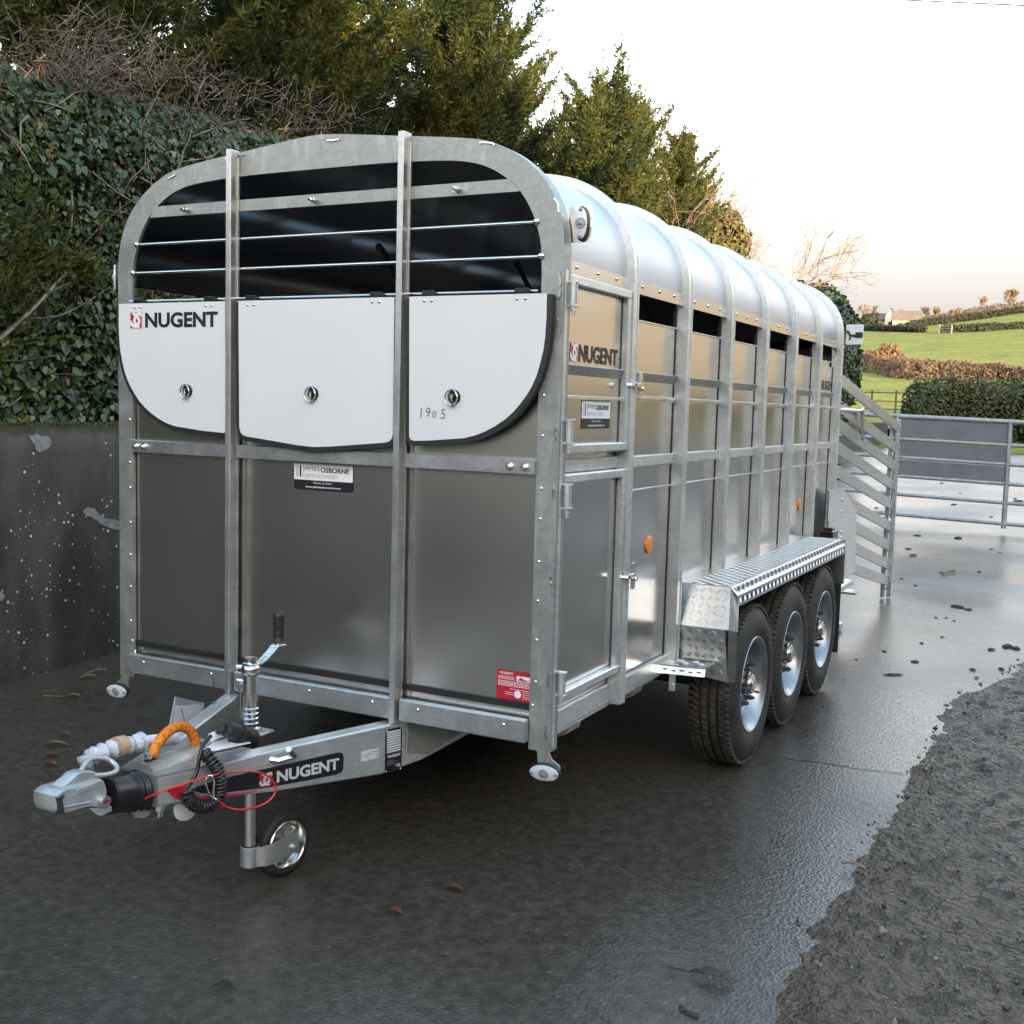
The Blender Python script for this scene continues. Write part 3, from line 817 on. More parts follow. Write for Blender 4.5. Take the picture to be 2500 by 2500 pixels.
# ---- wheels
def make_wheel():
    Rr = .368
    prof = [(-.010, .345), (0, .360), (.018, .3665), (.05, .368)]
    # rim (the wheel itself)
    m = MB(); m.lathe([(-.155, .200), (-.150, .214), (-.130, .200), (-.10, .182), (-.05, .176), (-.022, .188), (-.012, .206), (-.004, .216), (.004, .222), (.008, .219), (.007, .213), (-.002, .205), (-.012, .194), (-.016, .192), (-.032, .180), (-.055, .172), (-.068, .166), (-.074, .156), (-.066, .140), (-.050, .122), (-.042, .112), (-.042, .070), (-.050, .062), (-.050, .0)], (0, 0, 0), (1, 0, 0), 48)
    w = m.build('wheel', [SILVER], TR, smooth=35)
    m = MB()
    prof = [(.004, .224), (.012, .240), (.016, .262), (.014, .290), (.006, .318), (-.006, .338), (-.016, .352), (-.024, .3605)]
    grooves = [-.052, -.092, -.132]
    top = [(-.028, .364)]
    for g in grooves: top += [(g+.006, .368), (g+.004, .357), (g-.004, .357), (g-.006, .368)]
    top += [(-.158, .364), (-.164, .3605)]
    back = [(-.176, .352), (-.188, .338), (-.198, .318), (-.205, .290), (-.206, .262), (-.202, .240), (-.190, .222), (-.155, .200)]
    m.lathe(prof+top+back, (0, 0, 0), (1, 0, 0), 72)
    ty = m.build('tyre', [TYRE], None, smooth=28)
    # tread blocks on the shoulder and ribs
    m = MB(); n = 76
    for i in range(n):
        t = 2*math.pi*i/n; rd = np.array((0, math.cos(t), math.sin(t))); tg = np.array((0, -math.sin(t), math.cos(t)))
        m.frame_box(rd*.3595+np.array((-.018, 0, 0)), (1, 0, 0), tg, rd, .013, .0095, .0075, .002)
        m.frame_box(rd*.3595+np.array((-.172, 0, 0)), (1, 0, 0), tg, rd, .013, .0095, .0075, .002)
        for xx in (-.037, -.072, -.112, -.148):
            rr = rd*math.cos(.03)+tg*math.sin(.03)
            m.frame_box(rr*.3675+np.array((xx, 0, 0)), (.95, 0, 0)+tg*.3, tg, rd, .0125, .0085, .0025, .001)
    tb = m.build('tread_blocks', [TREAD], None); tb['kind'] = 'stuff'
    m = MB(); m.lathe([(-.052, .054), (-.016, .054), (-.012, .048), (-.002, .046), (.003, .042), (.003, .030), (.006, .028), (.006, .001)], (0, 0, 0), (1, 0, 0), 28)
    m.lathe([(-.044, .072), (-.036, .072), (-.034, .05)], (0, 0, 0), (1, 0, 0), 28)
    hub = m.build('hub_cap', [BRASS], None, smooth=35)
    nuts = []
    for i in range(6):
        t = 2*math.pi*i/6+.3; b = MB(); c = np.array((-.042, .092*math.cos(t), .092*math.sin(t)))
        b.lathe([(0, .017), (.008, .0145)], c, (1, 0, 0), 10); b.hexnut(c+np.array((.008, 0, 0)), (1, 0, 0), .0130, .020); b.cyl(c+np.array((.028, 0, 0)), c+np.array((.038, 0, 0)), .007, 8)
        nuts.append(b.build('wheel_nut', [DARKSTEEL], None, smooth=40))
    m = MB(); m.tube([(-.05, .10, .12), (-.03, .115, .135), (-.012, .12, .14)], .005, 6); vl = m.build('valve', [BLACK], None)
    return w, [ty, tb, hub, vl]+nuts
TYRE = mat('tyre_rubber', (.014, .014, .015), (.035, .030, .025), scale=7, rough=.55, rough2=.8, bump=.25, bscale=120)
TREAD = mat('muddy_tread', (.022, .019, .016), (.085, .070, .052), scale=14, rough=.6, rough2=.85, lo=.4, hi=.7, bump=.3, bscale=90)
w0, kids = make_wheel()
XO = 1.170
first = True
for y, z in zip(WYC, WZ):
    for s in (1, -1):
        if first: w, ks = w0, kids; first = False
        else:
            w = w0.copy(); COL.objects.link(w); ks = [k.copy() for k in kids]
            for k in ks: COL.objects.link(k)
        w.location = (s*XO, y, z); w.rotation_euler = (random.uniform(0, 6), 0, 0 if s > 0 else math.pi)
        w.parent = TR; w.matrix_parent_inverse = Matrix.Translation((0, -2.0, 0))
        for k in ks: k.parent = w; k.matrix_parent_inverse = Matrix.Identity(4); k.location = (0, 0, 0)

# ---- chequer plate mudguard, step, mudflap
def tread(m, o, u, v, n, w, h, pitch=.0335, clip=None, mi=0):
    """raised five-bar tread pattern, real bars"""
    o, u, v, n = (np.array(a, float) for a in (o, u, v, n))
    ni, nj = int(w/pitch), int(h/pitch)
    for i in range(ni+1):
        for j in range(nj+1):
            cu, cv = (i+.5)*pitch, (j+.5)*pitch
            if cu > w-.004 or cv > h-.004: continue
            sg = 1 if (i+j) % 2 else -1
            d = (u+v*sg)/math.sqrt(2); e = (v*sg-u)/math.sqrt(2)*1.0
            for k in range(-2, 3):
                c = o+u*cu+v*cv+e*k*.0052
                a0, a1 = c-d*.0135, c+d*.0135
                mid = c+e*.0022
                hw = e*.0014
                vs = [a0-hw*.4, a1-hw*.4, a1+hw*.4, a0+hw*.4, mid-hw, mid+hw]
                top0, top1 = mid+n*.0016, None
                m.add([a0, mid-hw, a1, mid+hw, mid+n*.0030], [(0, 1, 4), (1, 2, 4), (2, 3, 4), (3, 0, 4)], mi)
FX0, FX1, FYa, FYb, FZ = .921, 1.200, 1.325, 3.56, .888
for s in (1, -1):
    m = MB()
    # top with chamfered outer edge and lip
    m.prism([(s*FX0, FZ), (s*1.168, FZ), (s*FX1, FZ-.034), (s*FX1, FZ-.082), (s*(FX1-.004), FZ-.082), (s*(FX1-.004), FZ-.036), (s*1.166, FZ-.004), (s*FX0, FZ-.004)], XZ, FYa, FYb)
    # sloping front and upright front plate
    sl_n = np.array((0, -.945, .327))
    for (ya, za, yb, zb) in ((FYa, FZ-.002, FYa-.062, .716), (FYa-.062, .716, FYa-.045, .520)):
        x1o = 1.185
        zz = -.030 if zb < .6 else 0
        vs = [(s*FX0, ya, za), (s*1.168, ya, za), (s*x1o, yb+.0, zb+zz), (s*FX0, yb, zb)]
        vs += [(a, b+.004, c-.001) for a, b, c in vs]
        m.add(vs, [(0, 1, 2, 3), (7, 6, 5, 4), (0, 4, 5, 1), (1, 5, 6, 2), (2, 6, 7, 3), (3, 7, 4, 0)])
    # chamfer down the front corner
    m.add([(s*1.168, FYa, FZ-.002), (s*FX1, FYa+.02, FZ-.036), (s*1.214, FYa-.028, .706), (s*1.185, FYa-.062, .716)], [(0, 1, 2, 3)])
    m.add([(s*1.185, FYa-.062, .716), (s*1.214, FYa-.028, .706), (s*1.212, FYa-.02, .490), (s*1.185, FYa-.045, .490)], [(0, 1, 2, 3)])
    m.add([(s*FX1, FYa+.02, FZ-.036), (s*FX1, FYa+.02, FZ-.08), (s*1.205, FYa+.012, .706), (s*1.214, FYa-.028, .706)], [(0, 1, 2, 3)])
    # rear return
    m.box(s*FX0, s*FX1, FYb-.004, FYb, .62, FZ-.004, b=.001)
    fd = m.build('mudguard', [CHEQ], TR)
    if s > 0:
        m = MB()
        tread(m, (.985, FYa+.01, FZ+.0003), (1, 0, 0), (0, 1, 0), (0, 0, 1), .180, FYb-FYa-.02)
        d2 = np.array((0, FYa-.062-FYa, .716-FZ)); L2 = np.linalg.norm(d2); d2 /= L2
        tread(m, (.935, FYa-.0005, FZ-.006), (1, 0, 0), d2, sl_n, .236, L2-.01)
        tread(m, (.935, FYa-.063, .712), (1, 0, 0), (0, .08, -.996), (0, -1, -.08), .250, .205)
        tread(m, (FX1+.0003, FYa+.03, FZ-.040), (0, 1, 0), (0, 0, -1), (1, 0, 0), FYb-FYa-.04, .040, pitch=.034)
        e1 = np.array((.032, 0, -.034)); e1 /= np.linalg.norm(e1)
        tread(m, (1.170, FYa+.02, FZ-.001), (0, 1, 0), e1, (.728, 0, .685), FYb-FYa-.03, .044, pitch=.034)
        m.build('tread_pattern', [CHEQ], fd, recalc=False, kind='stuff')
    m = MB(); m.box(s*.99, s*1.185, FYb+.001, FYb+.010, .20, .80, b=.002); m.build('mudflap', [BLACK], TR)
    m = MB(); m.box(s*.93, s*1.19, FYa-.02, FYa-.012, .30, .60, b=.002)
m = MB()
stp = [(.905, 1.130), (1.130, 1.148), (1.140, 1.262), (.905, 1.255)]
m.prism(stp, lambda a, b, d: (a, b, d+(a-.905)*.02), .560, .566)
m.prism([(.905, 1.130), (1.130, 1.148), (1.130, 1.152), (.905, 1.134)], lambda a, b, d: (a, b-(d-.566)*-.35, d+(a-.905)*.02), .530, .5595)
m.box(.955, .985, 1.20, 1.206, .44, .560, b=.001); m.cyl((.97, 1.195, .46), (.97, 1.215, .46), .012, 8)
st = m.build('step', [ALU_EDGE], TR)
m = MB(); tread(m, (.910, 1.172, .5675), (1, .06, .02), (0, 1, 0), (0, 0, 1), .22, .08)
for i in range(6): m.oval((.925+i*.036, 1.1255+i*.0029, .546+.004*(i % 2)), (0, -1, 0), .012, .004, .003, 10)
m.build('tread_pattern', [CHEQ], st, recalc=False, kind='stuff')

# ---- rear: hinge plate, prop stand, lamp board, ramp gate
m = MB(); m.prism([(3.98, 1.152), (4.50, 1.120), (4.96, .945), (5.04, .505), (4.10, .505)], YZ, .985, .992)
m.box(.960, .985, 4.10, 5.02, .490, .530, b=.003)
rp = m.build('ramp_side_plate', [G_BRIGHT], TR)
for (y, z) in ((4.42, 1.06), (4.42, .98), (4.44, .84), (4.44, .80)): stud('bolt', (.992, y, z), (1, 0, 0), .011, CHROME, rp)
m = MB(); m.cyl((.985, 4.0, .95), (.985, 4.0, 1.14), .012, 10); m.cyl((.985, 4.0, .80), (.985, 4.0, .95), .018, 10); m.build('gas_strut', [CHROME], TR, smooth=40)
m = MB(); m.box(.985, 1.06, 3.86, 4.02, .76, .90, b=.008); m.box(.995, 1.05, 3.90, 3.98, .90, .915, b=.004); m.build('junction_box', [PLASTIC], TR)
m = MB(); m.box(.86, .90, 4.98, 5.03, .12, .42, b=.003); m.box(.82, 1.02, 4.94, 5.10, .345, .36, b=.002); m.box(.84, .92, 4.95, 5.06, .07, .12, b=.002); m.box(.84, .98, 4.4, 5.06, .40, .44, b=.003)
m.build('prop_stand', [G_STEEL], TR)
m = MB(); m.box(.985, 1.095, 4.305, 4.312, 2.08, 2.21, b=.001); lbp = m.build('lamp_board', [WHITE], TR)
m = MB(); m.box(1.045, 1.092, 4.300, 4.304, 2.125, 2.160, b=.002); m.tube([(.99, 4.300, 2.17), (1.02, 4.296, 2.14), (1.06, 4.300, 2.139)], .006, 6); m.tube([(1.0, 4.299, 2.17), (1.02, 4.297, 2.14), (1.01, 4.299, 2.11)], .004, 6); m.build('board_cable', [PLASTIC], lbp, smooth=40)
RG = MB(); GX = .965
RG.box(GX-.004, GX+.030, 6.66, 6.70, .09, 1.60, b=.003)
rg = RG.build('ramp_gate', [G_STEEL], TR)
sl = [((4.40, 1.885), (6.67, 1.585)), ((4.36, 1.715), (6.67, 1.405)), ((4.36, 1.595), (6.67, 1.245)), ((4.36, 1.445), (6.67, 1.080)), ((4.36, 1.290), (6.67, .915)), ((4.50, 1.105), (6.68, .730)), ((4.86, .905), (6.68, .560)), ((4.90, .745), (6.68, .405)), ((4.90, .590), (6.69, .265))]
for (a, b) in sl:
    m = MB(); m.bar((GX-.004, a[0], a[1]-.04), (GX-.004, b[0], b[1]-.04), .018, .082, b=.002); m.build('gate_slat', [G_STEEL], rg)
m = MB(); m.box(GX-.045, GX-.016, 6.60, 6.64, .09, 1.55, b=.003); m.build('gate_post', [G_STEEL], rg)
for (a, b) in sl: stud('rivet', (GX+.030, 6.68, b[1]-.045), (1, 0, 0), .010, CHROME, rg)
m = MB(); m.cyl((.96, 4.30, 1.66), (1.0, 4.95, 1.655), .014, 8); m.dome((1.0, 4.9, 1.655), (1, 0, 0), .03, .02); m.bar((1.0, 4.92, 1.66), (1.0, 5.0, 1.45), .02, .02); m.build('ramp_catch', [G_STEEL], TR, smooth=40)
for z in (2.05, 1.95, 1.70, 1.62, 1.30, 1.20):
    m = MB(); m.cyl((.975, 4.318, z), (.992, 4.326, z), .006, 6); m.build('cable_tie', [PLASTIC], TR)
m = MB(); m.box(.923, .929, 4.19, 4.262, 1.93, 2.052, b=.001); m.cyl((.929, 4.225, 2.0), (.934, 4.225, 2.0), .012, 10); m.build('corner_plate', [ALU_SIDE], TR)

# bolts and hooks inside the roof
m = MB()
for (x, y, z) in ((-.35, .9, 2.30), (.12, 1.3, 2.26), (-.02, 1.4, 2.12), (.36, 1.3, 2.16), (.62, 1.2, 2.09), (-.1, 1.9, 2.2), (.3, 2.4, 2.2)):
    m = MB(); m.cyl((x, y, z), (x+.02, y-.03, z), .016, 8); m.cyl((x+.01, y, z), (x+.03, y+.1, z-.12), .012, 6); m.build('tether_bolt', [DARKSTEEL], TR, smooth=40)
# ================================================================== drawbar, coupling and jockey wheel
AP0 = np.array([.075, -.83]); AP1 = np.array([.40, 0.0])
_ad = (AP1-AP0)/np.linalg.norm(AP1-AP0); _an = np.array([_ad[1], -_ad[0]])
def AP(s, z, o=0.0, side=1):
    """point on the outer face of a drawbar arm: s along it from the front, height z, o outwards"""
    p = AP0+_ad*s+_an*o
    return np.array([side*p[0], p[1], z])
def armpx(x, y, o=0.0, side=1):
    """pixel -> place on the outer face of an arm (moved out by o)"""
    p0 = AP(0, 0, o, side); n = np.array([side*_an[0], _an[1], 0]); v = ray(x, y)
    return CAM+v*(((p0-CAM)@n)/(v@n))
for side in (1, -1):
    m = MB()
    prof = [(-.01, .394), (.10, .388), (.38, .358), (.80, .333), (.98, .352), (1.16, .400), (1.40, .470), (1.40, .500), (.88, .506), (.40, .497), (-.01, .485)]
    m.prism(prof, lambda a, b, d: AP(a, b, d, side), -.062, 0.0)
    ar = m.build('drawbar_arm', [G_BRIGHT], TR)
    bv = ar.modifiers.new('edge', 'BEVEL'); bv.width = .007; bv.segments = 3; bv.limit_method = 'ANGLE'; bv.angle_limit = R(50)
    m = MB(); m.prism([(.905, .505), (.905, .395), (1.00, .372), (1.24, .455), (1.24, .516)], lambda a, b, d: AP(a, b, d, side), .001, .006)
    m.tube([AP(.905+.028*i, .500+.002*math.sin(i*2.1), .006, side) for i in range(7)], .005, 5); m.tube([AP(.904, .49-.016*i, .006, side) for i in range(7)], .0035, 5)
    m.build('gusset', [G_FRAME], ar)
# decal on the right arm
t = MB()
PQ = lambda s, z, o=.0012: AP(s, z, o)
blk = [(.115, .432), (.20, .440), (.379, .4425), (.625, .4455), (.640, .440), (.645, .430), (.645, .386), (.638, .374), (.622, .370), (.50, .372), (.40, .3765), (.334, .381), (.22, .392), (.13, .408), (.10, .422)]
t.add([PQ(*p) for p in blk], [tuple(range(len(blk)))], 1)
red = [(.018, .440), (.05, .443), (.095, .440), (.08, .425), (.10, .407), (.15, .396), (.25, .383), (.34, .3735), (.24, .3745), (.15, .382), (.08, .393), (.04, .410)]
t.add([PQ(*p, .0011) for p in red], [tuple(range(len(red)))], 0)
wh = [(.105, .415), (.15, .401), (.25, .388), (.38, .3765), (.30, .3775), (.20, .386), (.12, .399)]
t.add([PQ(*p, .0016) for p in wh], [tuple(range(len(wh)))], 3)
_d3 = np.array([_ad[0], _ad[1], 0])
emblem(t, PQ(.328, .385, .002), _d3, (0, 0, 1), .046, .043, (_an[0], _an[1], 0), 0, 2, 3)
t.text('NUGENT', PQ(.391, .387, .002), _d3, (0, 0, 1), .040, w=.236, mi=2, bold=.034)
t.build('drawbar_decal', [REDP, INK, SILVERP, GREYINK], TR, recalc=False)
# chassis plate and small white label
t = MB()
r4 = lambda a0, b0, a1, b1, o: [PQ(a0, b0, o), PQ(a1, b0, o), PQ(a1, b1, o), PQ(a0, b1, o)]
t.add(r4(.815, .337, .886, .491, .0014), [(0, 1, 2, 3)], 0)
for i in range(9): t.add(r4(.821, .476-.0088*i, .880, .4825-.0088*i, .0022), [(0, 1, 2, 3)], 1)
t.text('NUGENT', PQ(.827, .388, .0022), _d3, (0, 0, 1), .009, w=.054, mi=2, bold=.02)
for i in range(4): t.add(r4(.823, .376-.005*i, .823+.03+.02*(i % 2), .3775-.005*i, .0022), [(0, 1, 2, 3)], 3)
t.text('CE', PQ(.862, .350, .0022), _d3, (0, 0, 1), .010, w=.018, mi=2, bold=.01)
for (a, b) in ((.820, .341), (.881, .341), (.820, .487), (.881, .487)): t.disc(PQ(a, b, .003), (_an[0], _an[1], 0), .003, 8, 2)
t.build('chassis_plate', [INK, SILVERP, WHITEP, GREYINK], TR, recalc=False)
t = MB(); t.add(r4(.716, .395, .788, .432, .0014), [(0, 1, 2, 3)], 0)
for i, (a, b, w_) in enumerate(((.722, .412, .010), (.736, .416, .020), (.758, .421, .026), (.736, .408, .006), (.742, .400, .006), (.776, .410, .007), (.776, .402, .007))): t.add(r4(a, b, a+w_, b+.003, .0022), [(0, 1, 2, 3)], 1)
t.build('approval_label', [SILVERP, GREYINK], TR, recalc=False)

# front yoke joining the arms, top plate
m = MB(); m.prism([(-.075, -.845), (.075, -.845), (.185, -.54), (.205, -.49), (-.205, -.49), (-.185, -.54)], lambda a, b, d: (a, b, d), .486, .493)
m.prism([(-.07, -.842), (.07, -.842), (.085, -.79), (-.085, -.79)], lambda a, b, d: (a, b, d), .392, .486)
m.build('yoke_plate', [G_STEEL], TR)
m = MB(); m.tube([(0, -.815, .452), (0, -.74, .470), (0, -.62, .478), (0, -.50, .482)], .045, 14, rs=[.062, .056, .040, .014])
m.build('overrun_housing', [G_FRAME], TR, smooth=60)
m = MB(); m.hexnut((.055, -.815, .392), (0, 0, -1), .016, .018); m.cyl((.055, -.815, .374), (.055, -.815, .352), .009, 8); m.build('damper_bolt', [CHROME], TR, smooth=40)

# bellows
m = MB(); prof = []
ba = onX(372, 1924, 0.0); bb_ = onX(256, 1944, 0.0); bl = np.linalg.norm(bb_-ba)
for i in range(15):
    h = i/14*bl; prof.append((h, .059-.007*(i/14)+(.008 if i % 2 else 0)*(1 if 0 < i < 9 else .3)))
m.lathe([(0, .02)]+prof+[(bl+.001, .02)], ba, bb_-ba, 28)
m.build('bellows', [PLASTIC], TR, smooth=60)

# ball coupling head: cast body, raised spine, skirt
CX = .045
q2 = lambda px, py, X=CX: tuple(onX(px, py, X)[1:])
def slab(m, poly, x0, x1, taper=.82):
    """cast slab with rounded sides: outline in Y-Z, narrower at the outside"""
    P_ = np.array(poly); c = P_.mean(0); n_ = len(P_); xc = (x0+x1)/2; hw = (x1-x0)/2
    rows_ = [(-1.0, taper), (-.86, .95), (-.55, 1.0), (.55, 1.0), (.86, .95), (1.0, taper)]
    vs = [(xc+k*hw, *(c+(p-c)*t)) for k, t in rows_ for p in P_]
    fs = [(j*n_+i, j*n_+(i+1) % n_, (j+1)*n_+(i+1) % n_, (j+1)*n_+i) for j in range(len(rows_)-1) for i in range(n_)]+[tuple(range(n_)), tuple(range((len(rows_)-1)*n_, len(rows_)*n_))]
    m.add(vs, fs)
m = MB()
slab(m, spline([q2(*p) for p in ((131, 1944), (150, 1930), (180, 1921), (215, 1912), (250, 1902), (263, 1915), (266, 1950), (258, 1972), (225, 1970), (190, 1978), (160, 1986), (138, 1986), (131, 1966))], 3), -.046, .046, .90)
slab(m, [q2(*p, .02) for p in ((136, 1936), (150, 1920), (172, 1903), (186, 1889), (205, 1882), (232, 1884), (246, 1892), (244, 1908), (200, 1922))], -.024, .024, .88)
slab(m, [q2(*p, .03) for p in ((205, 1972), (262, 1964), (264, 1976), (236, 1990), (222, 1986))], -.036, .050, .9)
m.bar(onX(186, 1934, .047), onX(238, 1915, .047), .006, .016); m.bar(onX(150, 1972, .046), onX(222, 1958, .046), .006, .006)
cp = m.build('ball_coupling', [COUPL], TR, smooth=34)
m = MB(); m.tube(spline([onX(*p) for p in ((196, 1884, .0), (206, 1868, -.012), (218, 1855, -.022), (240, 1851, -.030), (266, 1856, -.024), (282, 1868, -.004), (285, 1880, .014), (272, 1889, .022), (248, 1893, .022), (228, 1893, .018))], 4), .0078, 8)
m.build('coupling_handle', [COUPL], cp, smooth=50)
m = MB(); slab(m, [q2(*p, .02) for p in ((120, 1942), (134, 1938), (142, 1987), (125, 1982))], -.036, .049, .9); m.build('nose_wear_plate', [DARKSTEEL], cp, smooth=40)
wb = onX(254, 1956, .050); m = MB(); m.cyl(wb-np.array((.006, 0, 0)), wb+np.array((.010, 0, 0)), .017, 18); m.build('wear_button', [CHROME], cp, smooth=40)
gm = onX(152, 1945, .046); m = MB(); m.disc(wb+np.array((.0115, .002, 0)), (1, 0, 0), .010, 12, 0, ry=.004); m.cyl(gm-np.array((.006, 0, 0)), gm+np.array((.003, 0, 0)), .006, 10, 1); m.build('indicator_marks', [REDP, mat('green_mark', (.01, .16, .09), rough=.4)], cp, recalc=False)

# loop of orange hose over the housing
m = MB(); pts = spline([onX(*p, .0) for p in ((372, 1848), (380, 1825), (395, 1802), (420, 1780), (446, 1774), (466, 1786), (475, 1808), (478, 1818))], 6)
m.tube(pts, .0165, 12); hs = m.build('safety_hose', [ORHOSE], TR, smooth=60)
m = MB(); m.tube([onX(*p, .0) for p in ((376, 1835), (368, 1855), (358, 1862))], .011, 8); m.cyl(onX(362, 1850, .012), onX(364, 1840, .014), .012, 10, 1); m.build('hose_end', [PLASTIC, CHROME], hs, smooth=50)
m = MB(); m.tube([onX(*p, .0) for p in ((474, 1806), (482, 1820), (490, 1816))], .008, 8); m.build('hose_end', [PLASTIC], hs, smooth=50)

# spiral cable looped over the arm, plug, breakaway cable with carabiner
m = MB()
path = np.array(spline([armpx(x, y, o) for x, y, o in ((497, 1836, -.005), (508, 1848, .012), (524, 1866, .026), (535, 1890, .034), (537, 1915, .036), (534, 1942, .036), (520, 1962, .036), (498, 1970, .036), (474, 1964, .036), (458, 1948, .036), (456, 1930, .034))], 14))
T = unit(np.gradient(path, axis=0)); hl = []
cum = np.concatenate([[0], np.cumsum(np.linalg.norm(np.diff(path, axis=0), axis=1))]); turns = 26; N = turns*10
for i in range(N):
    s_ = cum[-1]*i/(N-1); k = min(len(path)-2, int(np.searchsorted(cum, s_, 'right')-1)); f = (s_-cum[k])/(cum[k+1]-cum[k]+1e-9)
    c = path[k]*(1-f)+path[k+1]*f; t = T[k]; a = np.cross(t, (_an[0], _an[1], .0)); a /= np.linalg.norm(a); b = np.cross(t, a)
    th = 2*math.pi*turns*i/(N-1); hl.append(c+.019*(a*math.cos(th)+b*math.sin(th)))
m.tube(hl, .0042, 6)
m.tube(spline([armpx(x, y, o) for x, y, o in ((456, 1925, .036), (470, 1905, .034), (482, 1880, .030), (487, 1850, .026), (496, 1820, .015), (515, 1796, .0))], 5), .0062, 8)
sc_ = m.build('spiral_cable', [PLASTIC], TR, smooth=60)
m = MB(); a, b, c = onX(553, 1778, .06), onX(578, 1790, .06), onX(612, 1806, .06)
m.cyl(a, b, .026, 14, r2=.030); m.cyl(b, c, .038, 16); m.cyl(c, c+(c-b)*.12, .038, 16, r2=.024); m.tube([onX(530, 1783, .03), a], .014, 8)
m.build('plug', [BLACK], sc_, smooth=40)
m = MB()
m.tube(spline([armpx(x, y, o) for x, y, o in ((332, 1968, -.02), (355, 1950, .0), (400, 1930, .040), (450, 1914, .052), (505, 1896, .056), (560, 1886, .040), (620, 1884, .030), (655, 1896, .030), (672, 1918, .030), (668, 1942, .032), (645, 1962, .034), (610, 1974, .040), (575, 1976, .044), (545, 1966, .050), (530, 1953, .052))], 6), .0034, 6)
m.tube([armpx(*p) for p in ((545, 1966, .050), (532, 1955, .052))], .006, 6)
bc = m.build('breakaway_cable', [REDCORD], TR, smooth=60)
m = MB(); m.tube(spline([armpx(x, y, .055) for x, y in ((528, 1952), (516, 1945), (508, 1930), (502, 1908), (508, 1894), (519, 1896), (523, 1912), (521, 1932), (523, 1944))], 4), .0034, 6); m.build('carabiner', [CHROME], bc, smooth=60)

# reflector and bracket under the front
m = MB(); c = armpx(452, 1972, -.04); nn = np.array([_an[0], _an[1], 0]); m.lathe([(0, .040), (.006, .040), (.009, .034), (.009, .001)], c, nn, 24); m.build('clear_reflector', [LENS], TR, smooth=40)
m = MB(); m.prism([(-.90, .392), (-.80, .392), (-.80, .372), (-.85, .355), (-.89, .368)], YZ, .02, .03); m.build('cable_guide', [G_FRAME], TR)
m = MB(); m.tube([AP(.37, .470, .0), AP(.385, .468, .02), AP(.44, .475, .028)], .011, 8); m.tube([AP(.44, .475, .028), AP(.400, .512, .060)], .010, 10); m.build('jockey_clamp_lever', [CHROME], TR, smooth=40)

# ---- jockey wheel
JX, JY = .0, -.340
m = MB()
m.cyl((JX, JY, .40), (JX, JY, .700), .0255, 20); m.lathe([(.690, .027), (.700, .032), (.716, .032), (.722, .028), (.726, .022)], (JX, JY, 0), (0, 0, 1), 20)
m.cyl((JX, JY, .722), (JX, JY, .750), .021, 16)
for z in (.505, .522, .539, .556, .573): m.lathe([(z-.005, .0256), (z-.002, .0285), (z+.002, .0285), (z+.005, .0256)], (JX, JY, 0), (0, 0, 1), 20)
jw = m.build('jockey_wheel', [CHROME], TR, smooth=40)
m = MB(); m.cyl((JX, JY, .07), (JX, JY, .42), .0225, 18)
for z in (.285, .302, .319, .336, .353): m.lathe([(z-.005, .0226), (z-.002, .0252), (z+.002, .0252), (z+.005, .0226)], (JX, JY, 0), (0, 0, 1), 18)
m.build('inner_tube', [CHROME], jw, smooth=40)
m = MB(); m.box(JX-.05, JX+.06, JY-.055, JY+.055, .486, .494, b=.003); m.lathe([(.494, .040), (.505, .036), (.508, .030)], (JX, JY, 0), (0, 0, 1), 20); m.build('tube_clamp', [G_STEEL], jw, smooth=40)
# cranked handle
cr_a = [onX(600, 1622, .0), onX(632, 1618, .01), onX(662, 1590, .02), onX(672, 1577, .02), onX(690, 1574, .02)]
m = MB(); q = spline(cr_a, 4)
for i in range(len(q)-1):
    m.bar(q[i]-(q[i+1]-q[i])*.05, q[i+1]+(q[i+1]-q[i])*.05, .034, .007, up=(.0, -.15, .98), b=.002)
m.build('crank', [CHROME], jw)
gb = onX(680, 1566, .02); gt = onX(681, 1492, .02); gd = (gt-gb)
prof = [(0, .0), (0.0, .018), (.03, .0215), (.10, .0185), (.2, .0178), (.28, .0195), (.36, .0178), (.44, .0178), (.52, .0195), (.60, .0178), (.68, .0185), (.80, .0205), (.92, .0195), (1.0, .012), (1.03, .001)]
m = MB(); Lg = np.linalg.norm(gd); m.lathe([(h*Lg, r) for h, r in prof], gb, gd, 16); m.build('hand_grip', [BLACK], jw, smooth=60)
m = MB(); m.cyl(gb-gd/Lg*.014, gb+gd/Lg*.004, .007, 8); m.build('grip_pin', [CHROME], jw)
m = MB(); m.tube([(JX-.026, JY-.01, .655), (JX-.040, JY-.012, .664), (JX-.042, JY-.012, .640), (JX-.032, JY-.012, .62), (JX-.034, JY-.012, .56), (JX-.030, JY-.012, .53)], .0022, 6); m.cyl((JX-.022, JY-.005, .665), (JX-.048, JY-.012, .668), .006, 8); m.cyl((JX-.03, JY, .712), (JX-.055, JY-.005, .712), .008, 8); m.build('locking_pin', [CHROME], jw, smooth=40)
